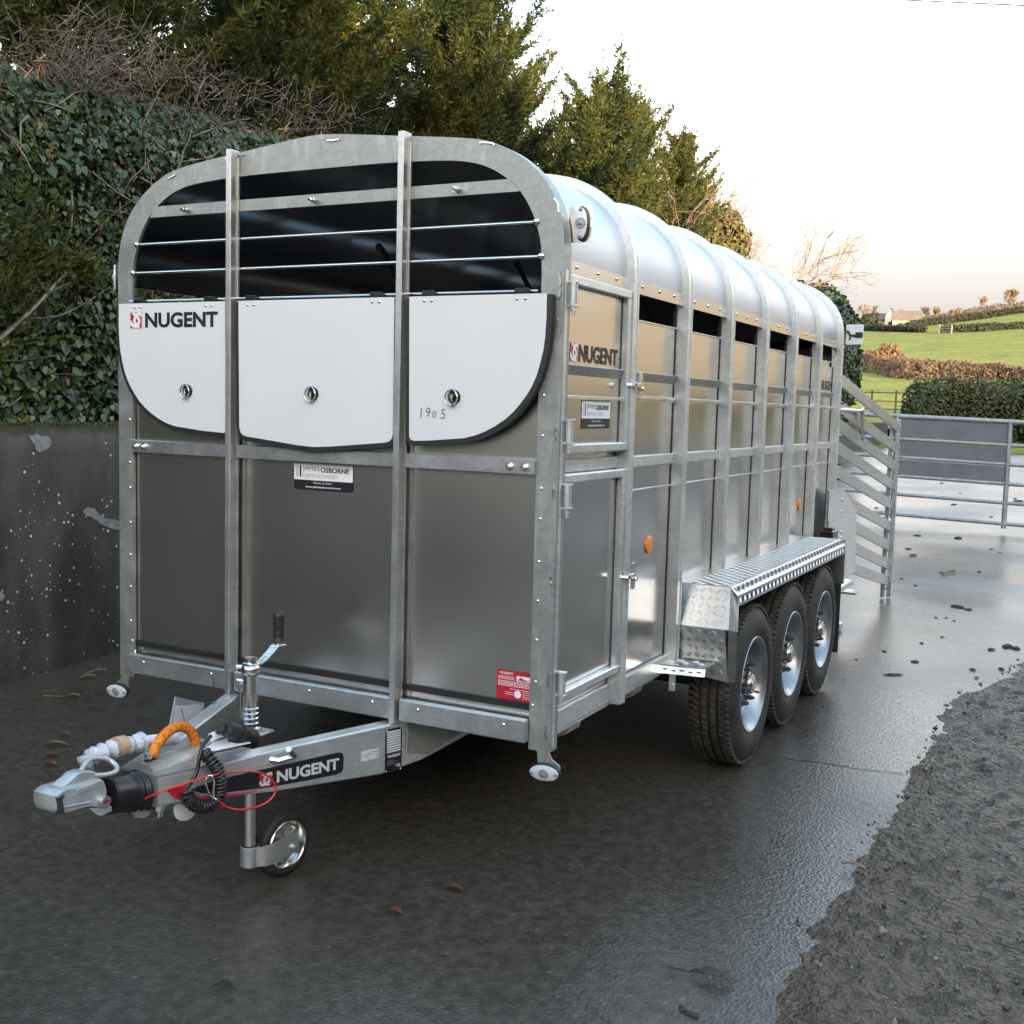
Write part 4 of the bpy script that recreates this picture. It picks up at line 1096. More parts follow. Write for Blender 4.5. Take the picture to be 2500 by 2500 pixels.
# fork and small wheel
wc = np.array([JX+.018, JY+.150, .053]); wa = unit(np.array([.99, -.14, 0.0])); wr = .116
side_v = np.cross((0, 0, 1), wa)
m = MB()
fo = [np.array((JX, JY, 0))-side_v*.0+wa*.032, np.array((JX, JY, 0))+side_v*.045+wa*.060, wc*np.array((1, 1, 0))+wa*.060+side_v*.025]
zt = (.088, .094, .108); zb = (.020, .022, .030)
a = [f+np.array((0, 0, z)) for f, z in zip(fo, zt)]; b = [f+np.array((0, 0, z)) for f, z in zip(fo, zb)]
fq = spline(a, 5); fb = spline(b, 5); n = len(fq)
for off in (0, 1):
    pass
th = wa*.005
m.add(list(fq)+list(fb)+[p-th for p in fq]+[p-th for p in fb], [(i, i+1, n+i+1, n+i) for i in range(n-1)]+[(2*n+i, 3*n+i, 3*n+i+1, 2*n+i+1) for i in range(n-1)]+[(i, 2*n+i, 2*n+i+1, i+1) for i in range(n-1)]+[(n+i, n+i+1, 3*n+i+1, 3*n+i) for i in range(n-1)]+[(n-1, 2*n-1, 4*n-1, 3*n-1)])
m.lathe([(.018, .029), (.020, .033), (.088, .033), (.090, .029)], (JX, JY, 0), (0, 0, 1), 18)
m.cyl(wc-wa*.03, wc+wa*.074, .008, 10); m.hexnut(wc+wa*.060, wa, .013, .010)
m.build('fork', [G_STEEL], jw, smooth=40)
m = MB(); tp = [(.022, .078), (.030, .086), (.033, .098), (.028, .109), (.020, .114)]
top = [(.016, .1155), (.013, .112), (.010, .112), (.008, .116), (.002, .116), (.001, .112), (-.001, .112), (-.003, .116), (-.008, .116), (-.010, .112), (-.013, .112), (-.016, .1155)]
m.lathe(tp+top+[(-h, r) for h, r in tp[::-1]], wc, wa, 48); m.build('jockey_tyre', [TYRE], jw, smooth=40)
m = MB(); m.lathe([(.030, .087), (.034, .084), (.030, .080), (.018, .076), (.008, .070), (.006, .060), (.012, .045), (.016, .030), (.022, .018), (.024, .002)], wc, wa, 40)
u2 = np.array((0, 0, 1.0)); v2 = np.cross(wa, u2)
for t in (0.5, 2.6, 4.7):
    d = u2*math.sin(t)+v2*math.cos(t); m.bar(wc+wa*.014+d*.03, wc+wa*.012+d*.068, .026, .008, up=wa)
for t in np.linspace(0, 2*math.pi, 7)[:-1]:
    m.dome(wc+wa*.010+(u2*math.sin(t)+v2*math.cos(t))*.052, wa, .006, n=8)
m.build('jockey_rim', [CHROME], jw, smooth=35)

# ---- loose things left on the drawbar
dp = MB(); q = [armpx(x, y, .012, -1) for x, y in ((430, 1702), (500, 1714), (520, 1725), (412, 1776))]
q = [armpx(428, 1701, .02, -1), armpx(498, 1716, .015, -1), armpx(494, 1735, .012, -1), armpx(432, 1796, .012, -1), armpx(411, 1790, .02, -1)]
nv = np.array((-_an[0], _an[1], 0))*.0012
pouch = thing('document_pouch', 'clear plastic pouch of papers tied to the left drawbar arm', 'pouch', tuple(q[3]*np.array((1, 1, 0))+np.array((0, 0, .4))))
m = MB(); m.add([p+nv*2 for p in q]+[p-nv*2 for p in q], [(0, 1, 2, 3, 4), (9, 8, 7, 6, 5)]+[(i, (i+1) % 5, 5+(i+1) % 5, 5+i) for i in range(5)]); m.build('sleeve', [POLY], pouch)
pq = [armpx(429, 1723, .016, -1), armpx(492, 1721, .013, -1), armpx(490, 1736, .012, -1), armpx(434, 1793, .013, -1), armpx(419, 1788, .018, -1)]
m = MB(); m.add([p+nv*.4 for p in pq]+[p-nv*.4 for p in pq], [(0, 1, 2, 3, 4), (9, 8, 7, 6, 5)]); m.build('paper_sheet', [PAPER], pouch)
rs_ = [armpx(443, 1731, .0145, -1)-nv*1.4, armpx(447, 1745, .0145, -1)-nv*1.4, armpx(450, 1762, .0145, -1)-nv*1.4]
m = MB(); m.tube([p+np.array((.0, -.002, 0)) for p in rs_], .0022, 5); m.build('red_stroke', [REDP], pouch)
m = MB(); m.tube(spline([armpx(498, 1716, .0, -1), armpx(515, 1718, -.02, -1), armpx(528, 1712, -.035, -1), armpx(524, 1685, -.03, -1), armpx(521, 1655, -.03, -1)], 4), .0016, 5); m.tube([armpx(505, 1716, .004, -1), armpx(536, 1716, .004, -1)], .0016, 5); m.build('cable_tie', [PLASTIC], pouch)

wrp = thing('wrapped_stem', 'white roll wrapped in bubble wrap and brown tape lying beside the coupling', 'roll', tuple(onX(300, 1850, -.09)*np.array((1, 1, 0))+np.array((0, 0, .5))))
pts = [onX(*p, -.085) for p in ((205, 1868), (222, 1850), (245, 1840), (268, 1832), (292, 1822), (312, 1820), (330, 1816), (345, 1812))]
q = spline(pts, 5); m = MB()
m.tube(q, .02, 12, rs=[.024+.006*math.sin(i*1.3)+.004*math.sin(i*2.9) for i in range(len(q))]); m.build('bubble_wrap', [WRAP], wrp, smooth=70)
k = len(q)//2; m = MB(); m.tube(q[k:k+5], .0325, 12); m.build('tape_band', [TAPE], wrp, smooth=60)
m = MB(); m.cyl(onX(342, 1813, -.085), onX(428, 1803, -.075), .020, 14); m.build('paper_roll', [PAPER], wrp, smooth=40)
m = MB(); m.cyl(onX(515, 1800, .02), onX(545, 1788, .02), .014, 12); hp = m.build('paper_tag', [PAPER], None, smooth=40); tag(hp, 'rolled white paper tag round the spiral cable plug', 'paper tag')
m = MB(); q = [onX(492, 1802, .0), onX(508, 1806, .04), onX(548, 1840, .06), onX(520, 1848, .06)]
a_, b_, c_, d_ = (np.array(p) for p in ((-.02, -.60, .5005), (.06, -.60, .5005), (.105, -.46, .5015), (.02, -.45, .5025)))
m.add([a_, b_, c_, d_]+[p-np.array((0, 0, .003)) for p in (a_, b_, c_, d_)], [(0, 1, 2, 3), (7, 6, 5, 4), (0, 1, 5, 4), (1, 2, 6, 5), (2, 3, 7, 6), (3, 0, 4, 7)]); fp = m.build('folded_paper', [PAPER], None); tag(fp, 'folded white paper lying on the drawbar under the black plug', 'paper')
# ================================================================== the setting
def grid(xs, ys, zf):
    xs, ys = np.asarray(xs, float), np.asarray(ys, float)
    V = np.array([(x, y, zf(x, y)) for y in ys for x in xs])
    nx = len(xs); F = np.array([(j*nx+i, j*nx+i+1, (j+1)*nx+i+1, (j+1)*nx+i) for j in range(len(ys)-1) for i in range(nx-1)])
    return V, F

# wet tarmac of the yard
def wet_tarmac():
    m = bpy.data.materials.new('wet_tarmac'); m.use_nodes = True
    n = m.node_tree.nodes; l = m.node_tree.links.new; p = n['Principled BSDF']
    t = n.new('ShaderNodeTexCoord'); sp = n.new('ShaderNodeSeparateXYZ'); l(t.outputs['Object'], sp.inputs[0])
    big = n.new('ShaderNodeTexNoise'); big.inputs['Scale'].default_value = .55; big.inputs['Detail'].default_value = 6; l(t.outputs['Object'], big.inputs['Vector'])
    fine = n.new('ShaderNodeTexNoise'); fine.inputs['Scale'].default_value = 24; fine.inputs['Detail'].default_value = 6; l(t.outputs['Object'], fine.inputs['Vector'])
    agg = n.new('ShaderNodeTexVoronoi'); agg.inputs['Scale'].default_value = 85; l(t.outputs['Object'], agg.inputs['Vector'])
    agg2 = n.new('ShaderNodeTexNoise'); agg2.inputs['Scale'].default_value = 60; agg2.inputs['Detail'].default_value = 3; l(t.outputs['Object'], agg2.inputs['Vector'])
    # concrete apron with silt towards the gate, tarmac in front
    ap = n.new('ShaderNodeMapRange'); ap.interpolation_type = 'SMOOTHSTEP'; ap.inputs['From Min'].default_value = 2.0; ap.inputs['From Max'].default_value = 7.5
    ad = n.new('ShaderNodeMath'); ad.operation = 'MULTIPLY_ADD'; ad.inputs[1].default_value = 5.0; l(big.outputs['Fac'], ad.inputs[0]); l(sp.outputs['Y'], ad.inputs[2])
    sb = n.new('ShaderNodeMath'); sb.operation = 'SUBTRACT'; sb.inputs[1].default_value = 2.5; l(ad.outputs[0], sb.inputs[0]); l(sb.outputs[0], ap.inputs['Value'])
    # colour
    cf = n.new('ShaderNodeMix'); cf.data_type = 'RGBA'; cf.inputs[6].default_value = (.046, .039, .031, 1); cf.inputs[7].default_value = (.082, .071, .058, 1)
    fr = n.new('ShaderNodeMapRange'); fr.inputs['From Min'].default_value = .35; fr.inputs['From Max'].default_value = .7; l(fine.outputs['Fac'], fr.inputs['Value']); l(fr.outputs[0], cf.inputs[0])
    cc = n.new('ShaderNodeMix'); cc.data_type = 'RGBA'; cc.inputs[6].default_value = (.060, .054, .046, 1); cc.inputs[7].default_value = (.150, .136, .118, 1); l(big.outputs['Fac'], cc.inputs[0])
    mx = n.new('ShaderNodeMix'); mx.data_type = 'RGBA'; l(ap.outputs[0], mx.inputs[0]); l(cf.outputs[2], mx.inputs[6]); l(cc.outputs[2], mx.inputs[7])
    # mud trodden over the right of the yard
    mdk = n.new('ShaderNodeMath'); mdk.operation = 'MULTIPLY_ADD'; mdk.inputs[1].default_value = 2.5; l(big.outputs['Fac'], mdk.inputs[0]); l(sp.outputs['X'], mdk.inputs[2])
    mdr = n.new('ShaderNodeMapRange'); mdr.inputs['From Min'].default_value = 5.2; mdr.inputs['From Max'].default_value = 6.6; l(mdk.outputs[0], mdr.inputs['Value'])
    mxm = n.new('ShaderNodeMix'); mxm.data_type = 'RGBA'; mxm.inputs[7].default_value = (.05, .042, .033, 1); l(mdr.outputs[0], mxm.inputs[0]); l(mx.outputs[2], mxm.inputs[6]); mx = mxm
    # pale grit: a few stones in the tarmac catch the eye
    gs = n.new('ShaderNodeSeparateColor'); l(agg.outputs['Color'], gs.inputs[0])
    gr = n.new('ShaderNodeMapRange'); gr.inputs['From Min'].default_value = .975; gr.inputs['From Max'].default_value = .99; l(gs.outputs[0], gr.inputs['Value'])
    gm = n.new('ShaderNodeMath'); gm.operation = 'MULTIPLY'; gm.inputs[1].default_value = .16; l(gr.outputs[0], gm.inputs[0])
    g2 = n.new('ShaderNodeMix'); g2.data_type = 'RGBA'; g2.inputs[7].default_value = (.30, .28, .25, 1); l(gm.outputs[0], g2.inputs[0]); l(mx.outputs[2], g2.inputs[6])
    l(g2.outputs[2], p.inputs['Base Color'])
    # film of water: smoother where it lies
    ro = n.new('ShaderNodeMapRange'); ro.inputs['From Min'].default_value = .38; ro.inputs['From Max'].default_value = .66; ro.inputs['To Min'].default_value = .16; ro.inputs['To Max'].default_value = .40
    l(big.outputs['Fac'], ro.inputs['Value'])
    rw = n.new('ShaderNodeMapRange'); rw.inputs['To Min'].default_value = 0.0; rw.inputs['To Max'].default_value = .03; l(ap.outputs[0], rw.inputs['Value'])
    ra = n.new('ShaderNodeMath'); ra.operation = 'ADD'; l(ro.outputs[0], ra.inputs[0]); l(rw.outputs[0], ra.inputs[1]); rmd = n.new('ShaderNodeMath'); rmd.operation = 'MULTIPLY_ADD'; rmd.inputs[1].default_value = .45; l(mdr.outputs[0], rmd.inputs[0]); l(ra.outputs[0], rmd.inputs[2]); l(rmd.outputs[0], p.inputs['Roughness'])
    p.inputs['Specular IOR Level'].default_value = .55
    b1 = n.new('ShaderNodeBump'); b1.inputs['Distance'].default_value = .006; b1.inputs['Strength'].default_value = .55
    hs = n.new('ShaderNodeMath'); hs.operation = 'MULTIPLY_ADD'; hs.inputs[1].default_value = .6; l(agg.outputs['Distance'], hs.inputs[0]); l(agg2.outputs['Fac'], hs.inputs[2])
    # gentler relief on the apron
    bs = n.new('ShaderNodeMapRange'); bs.inputs['To Min'].default_value = .34; bs.inputs['To Max'].default_value = .12; l(ap.outputs[0], bs.inputs['Value']); l(bs.outputs[0], b1.inputs['Strength'])
    l(hs.outputs[0], b1.inputs['Height']); l(b1.outputs[0], p.inputs['Normal'])
    return m
TARMAC = wet_tarmac()
xs = list(np.linspace(-2.95, 12, 40))+list(np.linspace(14, 90, 16)); ys = list(np.linspace(-80, -10, 12))+list(np.linspace(-9, 27, 110))
def yz(x, y):
    z = ground_z(x, y)
    if -9 < y < 27 and x < 13: z += .010*noise.noise(Vector((x*.7, y*.7, 0)))+.006*noise.noise(Vector((x*1.9, y*1.9, 5)))-.004
    return z
V, F = grid(xs, ys, yz)
yard = quads('yard', V, F, TARMAC, smooth=True); yard['kind'] = 'structure'

# fields rising to the hill
GRASS = mat('pasture_grass', (.115, .145, .026), (.245, .232, .052), scale=.16, rough=.85, lo=.28, hi=.72, bump=.9, bscale=1.2, detail=12, bdist=.6, spec=.1)
xs = np.concatenate([np.linspace(-600, -130, 24), np.linspace(-120, 40, 90), np.linspace(45, 600, 40)]); ys = np.concatenate([np.linspace(23.5, 60, 40), np.linspace(62, 200, 60), np.linspace(204, 760, 110), np.linspace(770, 1000, 12)])
def fz(x, y):
    z = ground_z(x, y)
    if y < 28: z -= .02+.03*(28-y)/4.5*0
    return z-.006+(.10 if y > 40 else .02)*noise.noise(Vector((x*.15, y*.15, 2)))*(1 if y > 28 else 0)
_n = GRASS.node_tree.nodes; _l = GRASS.node_tree.links.new; _p = _n['Principled BSDF']
_src = _p.inputs['Base Color'].links[0].from_socket; _sx = _n.new('ShaderNodeSeparateXYZ'); _l(_n['Texture Coordinate'].outputs['Object'], _sx.inputs[0])
_g = _n.new('ShaderNodeMapRange'); _g.inputs['From Min'].default_value = 11.0; _g.inputs['From Max'].default_value = 11.6; _l(_sx.outputs['X'], _g.inputs['Value'])
_m = _n.new('ShaderNodeMix'); _m.data_type = 'RGBA'; _m.inputs[7].default_value = (.36, .265, .150, 1); _l(_g.outputs[0], _m.inputs[0]); _l(_src, _m.inputs[6]); _l(_m.outputs[2], _p.inputs['Base Color'])   # unseen tan stubble added to warm the side plank reflections
V, F = grid(xs, ys, fz)
field = quads('field', V, F, GRASS, smooth=True); field['kind'] = 'structure'

# earth bank held up by the wall on the left
EARTH = mat('bank_earth', (.030, .026, .014), (.05, .06, .018), scale=1.5, rough=.95, bump=.6, bscale=9)
xs = np.concatenate([[-160, -80, -40, -24, -16], np.linspace(-12, -3.02, 24)]); ys = np.concatenate([[-80, -40, -20], np.linspace(-12, 40, 70), [50, 60]])
def bz(x, y):
    e = 1.40+.05*noise.noise(Vector((x, y, 1)))
    t = max(0.0, min(1.0, (y-28)/12.0)); e = e*(1-t)+t*(ground_z(x, y)-.05)
    return e
V, F = grid(xs, ys, bz)
bank = quads('bank', V, F, EARTH, smooth=True); bank['kind'] = 'structure'

# churned mud beside the tarmac
MUD = mat('wet_mud', (.040, .029, .019), (.150, .116, .082), scale=22, rough=.24, rough2=.58, lo=.32, hi=.68, bump=1.0, bscale=48, detail=10, bdist=.07)
edge_px = [(1840, 2500), (1890, 2380), (1930, 2270), (1965, 2240), (2030, 2150), (2075, 2060), (2120, 2010), (2165, 1950), (2200, 1885), (2262, 1795), (2300, 1715), (2325, 1698), (2400, 1670), (2450, 1640), (2500, 1598)]
E3 = [on_ground(*p) for p in edge_px]
EY = [-6.0, -2.0]+[p[1] for p in E3]+[9.0, 14.0]; EX = [1.86, 1.82]+[p[0] for p in E3]+[3.2, 5.5]
def mud_edge(y): return float(np.interp(y, EY, EX))+.035*noise.noise(Vector((y*5.1, 0, 0)))+.018*noise.noise(Vector((y*17, 2, 0)))
ny, nx = 430, 120
ysm = np.linspace(-2.2, 8.6, ny); us = np.concatenate([np.linspace(0, 1, 120)**1.15*2.6, np.linspace(2.75, 9, 30)])
V = []
for y in ysm:
    e = mud_edge(y)
    for u in us:
        x = e+u
        q = Vector((x, y, 0))
        k = min(1.0, u/.16)
        tr_ = math.sin((x*.94-y*.34)*21+2.2*noise.noise(q*1.4))                                   # old tyre lugs
        h = .016+.020*noise.noise(q*2.1)+.018*noise.noise(q*6.3)+.022*abs(noise.noise(q*13))+.018*noise.noise(q*24)
        h += .016*max(0.0, 1-2.2*abs(noise.noise(q*5.3)))**2*(.5+noise.noise(q*1.3))+.020*max(0.0, noise.noise(q*19))
        band = max(0, 1-abs((x-2.45)+.18*(y-.5)-.15)*2.2)
        h += .022*max(0, tr_)*max(0.0, noise.noise(q*.9+Vector((4, 1, 0)))+.35)+band*.022*max(0, tr_)
        h += .010*max(0, 1-abs(u-.07)/.07)*(.45+.9*noise.noise(Vector((y*3.3, 7, 0))))
        V.append((x, y, yz(x, y)+k*(.004+.72*h)-(1-k)*.010))
nu = len(us)
F = [(j*nu+i, j*nu+i+1, (j+1)*nu+i+1, (j+1)*nu+i) for j in range(ny-1) for i in range(nu-1)]
mud = quads('mud', V, F, MUD, smooth=True); mud['kind'] = 'structure'

# old crack running across the tarmac
m = MB(); ck = spline([on_ground(*p) for p in ((1900, 1848), (1960, 1856), (2020, 1862), (2090, 1874), (2150, 1880), (2205, 1886))], 8); lft = []; rgt = []
for i, p in enumerate(ck):
    w_ = .0035+.003*noise.noise(Vector((i*.7, 1, 0))); jy = .012*noise.noise(Vector((i*.45, 5, 0))); zc_ = yz(p[0], p[1])+.003
    lft.append((p[0], p[1]+jy-w_, zc_)); rgt.append((p[0], p[1]+jy+w_, zc_))
nck = len(ck); m.add(lft+rgt, [(i, i+1, nck+i+1, nck+i) for i in range(nck-1)])
ckm = mat('crack_dirt', (.010, .009, .008), rough=.9); o = m.build('crack', [ckm], yard, recalc=False)

# ---- retaining wall
def wall_mat():
    m = mat('old_concrete', (.022, .022, .021), (.095, .090, .080), scale=2.6, rough=.85, bump=.5, bscale=26, lo=.38, hi=.72, stretch=(1, 1, .35))
    n = m.node_tree.nodes; l = m.node_tree.links.new; p = n['Principled BSDF']; t = n['Texture Coordinate']
    src = p.inputs['Base Color'].links[0].from_socket
    v = n.new('ShaderNodeTexVoronoi'); v.inputs['Scale'].default_value = 30; l(t.outputs['Object'], v.inputs['Vector'])
    d = n.new('ShaderNodeMath'); d.operation = 'LESS_THAN'; l(v.outputs['Distance'], d.inputs[0])
    s = n.new('ShaderNodeSeparateColor'); l(v.outputs['Color'], s.inputs[0])
    pw = n.new('ShaderNodeMath'); pw.operation = 'POWER'; pw.inputs[1].default_value = 3.0; l(s.outputs[1], pw.inputs[0]); pm = n.new('ShaderNodeMath'); pm.operation = 'MULTIPLY_ADD'; pm.inputs[1].default_value = .22; pm.inputs[2].default_value = .06; l(pw.outputs[0], pm.inputs[0]); l(pm.outputs[0], d.inputs[1])
    g = n.new('ShaderNodeMath'); g.operation = 'GREATER_THAN'; g.inputs[1].default_value = .48; l(s.outputs[0], g.inputs[0])
    a = n.new('ShaderNodeMath'); a.operation = 'MULTIPLY'; l(d.outputs[0], a.inputs[0]); l(g.outputs[0], a.inputs[1])
    nz_ = n.new('ShaderNodeTexNoise'); nz_.inputs['Scale'].default_value = 2.2; l(t.outputs['Object'], nz_.inputs['Vector'])
    gg = n.new('ShaderNodeMapRange'); gg.inputs['From Min'].default_value = .34; gg.inputs['From Max'].default_value = .52; l(nz_.outputs['Fac'], gg.inputs['Value'])
    a2 = n.new('ShaderNodeMath'); a2.operation = 'MULTIPLY'; l(a.outputs[0], a2.inputs[0]); l(gg.outputs[0], a2.inputs[1])
    mx = n.new('ShaderNodeMix'); mx.data_type = 'RGBA'; mx.inputs[7].default_value = (.62, .62, .62, 1)
    l(a2.outputs[0], mx.inputs[0]); l(src, mx.inputs[6])
    # moss creeping down from the coping
    sp = n.new('ShaderNodeSeparateXYZ'); l(t.outputs['Object'], sp.inputs[0])
    nn = n.new('ShaderNodeTexNoise'); nn.inputs['Scale'].default_value = 5; nn.inputs['Detail'].default_value = 7; l(t.outputs['Object'], nn.inputs['Vector'])
    ad = n.new('ShaderNodeMath'); ad.operation = 'MULTIPLY_ADD'; ad.inputs[1].default_value = .22; l(nn.outputs['Fac'], ad.inputs[0]); l(sp.outputs['Z'], ad.inputs[2])
    mr = n.new('ShaderNodeMapRange'); mr.inputs['From Min'].default_value = 1.475; mr.inputs['From Max'].default_value = 1.52; l(ad.outputs[0], mr.inputs['Value'])
    m2 = n.new('ShaderNodeMix'); m2.data_type = 'RGBA'; m2.inputs[7].default_value = (.035, .036, .012, 1); l(mr.outputs[0], m2.inputs[0]); l(mx.outputs[2], m2.inputs[6]); l(m2.outputs[2], p.inputs['Base Color'])
    return m
WALLM = wall_mat()
WY = np.linspace(-9, 30, 260); prof_n = 16
wall = thing('retaining_wall', 'dark stained concrete retaining wall with mossy top beside the trailer', 'wall', (-3.0, 8.0, 0))
V = []
def wall_x(y, z): return -2.90+.010*noise.noise(Vector((y*2, z*3, 4)))-.02*z/1.45
zs = np.linspace(0, 1, 12)
for y in WY:
    zb = ground_z(-2.9, y)-.15; zt = 1.425+.012*noise.noise(Vector((y*1.7, 0, 0)))
    row = [(wall_x(y, zb+(zt-zb)*s), y, zb+(zt-zb)*s) for s in zs]
    row += [(-2.935, y, zt+.018), (-2.98, y, zt+.030), (-3.10, y, zt+.030), (-3.20, y, zt+.01), (-3.20, y, zb)]
    V += row
nr = len(row); F = [(j*nr+i, j*nr+i+1, (j+1)*nr+i+1, (j+1)*nr+i) for j in range(len(WY)-1) for i in range(nr-1)]
quads('wall_body', V, F, WALLM, wall, smooth=True)
# pale patches where the render has flaked
PATCH = mat('bare_cement', (.27, .27, .28), (.17, .17, .17), scale=22, rough=.9, bump=.5, bscale=60)
for poly in ([(78, 1065), (98, 1060), (128, 1072), (134, 1085), (108, 1102), (96, 1095)], [(205, 1243), (232, 1240), (262, 1262), (300, 1275), (330, 1300), (300, 1296), (255, 1284), (225, 1262)], [(2, 1452), (10, 1440), (13, 1455), (7, 1466)]):
    P = [onX(x, y, -2.892) for x, y in poly]; P = spline(P+[P[0]], 3)[:-1]
    c = sum(P)/len(P); vs = []
    for p in P:
        yy_, zz_ = p[1]+random.uniform(-.012, .012), p[2]+random.uniform(-.010, .010); vs.append(np.array((wall_x(yy_, zz_)+.004, yy_, zz_)))
    m = MB(); nP = len(vs); m.add(vs+[v-np.array((.020, 0, 0)) for v in vs], [tuple(range(nP))]+[(i, (i+1) % nP, nP+(i+1) % nP, nP+i) for i in range(nP)]); m.build('bare_patch', [PATCH], wall)
# moss cushions along the top
N = 2600; yy = rng.uniform(-1.5, 5, N); pp = np.stack([-2.905-rng.random(N)**1.5*.12, yy, 1.445+rng.normal(0, .006, N)], 1)
d = rand_dirs(N); d[:, 2] = np.abs(d[:, 2])+.4; d = unit(d); s_ = unit(np.cross(d, rand_dirs(N))); t_ = np.cross(d, s_)
sz = rng.uniform(.008, .026, N)[:, None]
MOSS = mat('moss', (.045, .052, .012), (.075, .06, .02), scale=8, rough=.95, island=.5)
scatter('moss_tufts', pp, s_*sz, d*sz, t_*sz, [(-.35, 0, 0), (.35, 0, 0), (.1, 1, .1)], MOSS, wall, 'stuff')
# ================================================================== hedge and trees on the bank
IVY = mat('ivy_leaf', (.026, .050, .018), (.060, .088, .026), scale=1.3, rough=.34, island=.65, spec=.5, trans=.12)
IVY2 = mat('ivy_leaf_far', (.020, .045, .016), (.040, .070, .022), scale=.9, rough=.4, island=.6, trans=.12)
IVYS = mat('hedge_small_leaf', (.060, .075, .025), (.115, .105, .040), scale=1.1, rough=.55, island=.6, trans=.2)
SPRAY = mat('conifer_spray', (.036, .056, .024), (.140, .138, .030), scale=.8, rough=.6, island=.55, trans=.35, spec=.2)
SPRAYY = mat('conifer_fresh', (.035, .065, .018), (.085, .095, .022), scale=1.2, rough=.6, island=.5, trans=.4, spec=.2)
TWIG = mat('bare_twig', (.10, .08, .056), (.21, .165, .118), scale=3, rough=.85, island=.45)
TWIGD = mat('dark_twig', (.055, .042, .032), (.09, .07, .05), scale=3, rough=.85, island=.4)
BARK = mat('bark', (.05, .04, .03), (.09, .07, .05), scale=8, rough=.9, bump=.5, bscale=30)
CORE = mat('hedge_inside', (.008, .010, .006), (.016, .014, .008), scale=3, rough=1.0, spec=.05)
CUTW = mat('cut_wood', (.42, .25, .13), (.30, .19, .11), scale=15, rough=.8)
LEAF6 = np.array([(0, 0, 0), (.42, .18, .05), (.30, .58, .02), (0, 1.0, -.06), (-.30, .58, .02), (-.42, .18, .05)])
KITE = np.array([(0, 0, 0), (.13, .40, .02), (0, 1.0, -.05), (-.13, .40, .02)])

def hedge_top(y): return float(np.interp(y, [-8, 0, 2, 3.5, 6, 10, 16, 20, 25, 29], [3.1, 3.35, 3.55, 3.62, 3.65, 3.75, 4.0, 4.2, 4.3, 4.2]))
def hedge_front(y, z):
    """X of the hedge face"""
    b = .16*noise.noise(Vector((0, y*.55, z*.8)))+.10*noise.noise(Vector((3, y*1.6, z*1.7)))+.05*noise.noise(Vector((6, y*4, z*4)))
    top = hedge_top(y); s = (z-1.45)/(top-1.45)
    return -3.02+.10*math.sin(min(1, max(0, s))*math.pi*.8)-.75*max(0, s-.72)**1.2/.28*.5+b
hedge = thing('ivy_hedge', 'tall trimmed hedge smothered in dark ivy with cut brown twigs along its top', 'hedge', (-3.3, 8, 1.45))
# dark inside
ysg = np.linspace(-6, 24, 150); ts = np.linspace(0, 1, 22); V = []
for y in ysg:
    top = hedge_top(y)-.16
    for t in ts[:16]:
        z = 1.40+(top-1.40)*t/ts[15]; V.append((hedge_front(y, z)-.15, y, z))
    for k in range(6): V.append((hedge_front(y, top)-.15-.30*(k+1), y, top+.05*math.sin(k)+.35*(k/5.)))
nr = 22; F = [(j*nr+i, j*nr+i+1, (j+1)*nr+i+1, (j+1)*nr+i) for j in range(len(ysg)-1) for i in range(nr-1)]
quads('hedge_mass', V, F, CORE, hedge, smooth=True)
def face_points(n, y0, y1, bias=1.6, zlo=0.0, zhi=1.0):
    y = y0+(y1-y0)*rng.random(n)**bias
    t = zlo+(zhi-zlo)*rng.random(n); P = np.zeros((n, 3))
    for i in range(n):
        top = hedge_top(y[i]); z = 1.42+(top-1.42)*t[i]
        x = hedge_front(y[i], z)-rng.random()**2*.16+.02
        P[i] = (x, y[i], z)
    return P
def leafs(name, P, size, jit, base, material, parent, up=.35, out=(1, 0, .15)):
    N = len(P); nn = unit(np.array(out)[None]+rng.normal(0, jit, (N, 3)))          # leaf normal
    dn = unit(np.array([[0, 0, -1.0]])+rng.normal(0, .6, (N, 3)))                  # tip hangs down
    yv = unit(dn-nn*(dn*nn).sum(1, keepdims=True)); xv = np.cross(yv, nn)
    s = size*rng.uniform(.55, 1.25, N)[:, None]
    return scatter(name, P, xv*s, yv*s, nn*s, base, material, parent, 'stuff')
leafs('ivy_leaves', face_points(44000, -2.0, 6.5, 1.15), .044, .62, LEAF6, IVY, hedge)
leafs('ivy_leaves', face_points(20000, -2.0, 6.5, 1.15), .062, .50, LEAF6, IVY, hedge)
leafs('small_leaves', face_points(26000, -2.0, 6.5, 1.15, .35, 1.0), .026, .9, LEAF6, IVYS, hedge)
leafs('ivy_leaves', face_points(22000, 6.0, 24, 1.0), .085, .6, LEAF6, IVY2, hedge)
# leafy and twiggy top
def top_points(n, y0, y1):
    y = y0+(y1-y0)*rng.random(n)**1.2; u = rng.random(n); P = np.zeros((n, 3))
    for i in range(n):
        tp = hedge_top(y[i]); x = hedge_front(y[i], tp)-u[i]*1.5
        P[i] = (x, y[i], tp-.06+.36*u[i]+.10*noise.noise(Vector((x*2, y[i]*1.4, 0)))+.04*rng.normal())
    return P
leafs('ivy_leaves', top_points(16000, -2, 14), .042, .8, LEAF6, IVY, hedge, out=(.6, 0, 1))
leafs('small_leaves', top_points(16000, -2, 14)+np.array((0, 0, .03)), .024, .9, LEAF6, IVYS, hedge, out=(.6, 0, 1))
P = top_points(6500, -2.0, 14.5); N = len(P)
keep = np.array([noise.noise(Vector((p[0]*.8, p[1]*.75, 9)))+.30*rng.normal() > -.12 for p in P]); P = P[keep]; N = len(P)
d = unit(np.array([[.30, -.05, .75]])+rng.normal(0, .55, (N, 3))); ln = rng.uniform(.04, .17, N)[:, None]
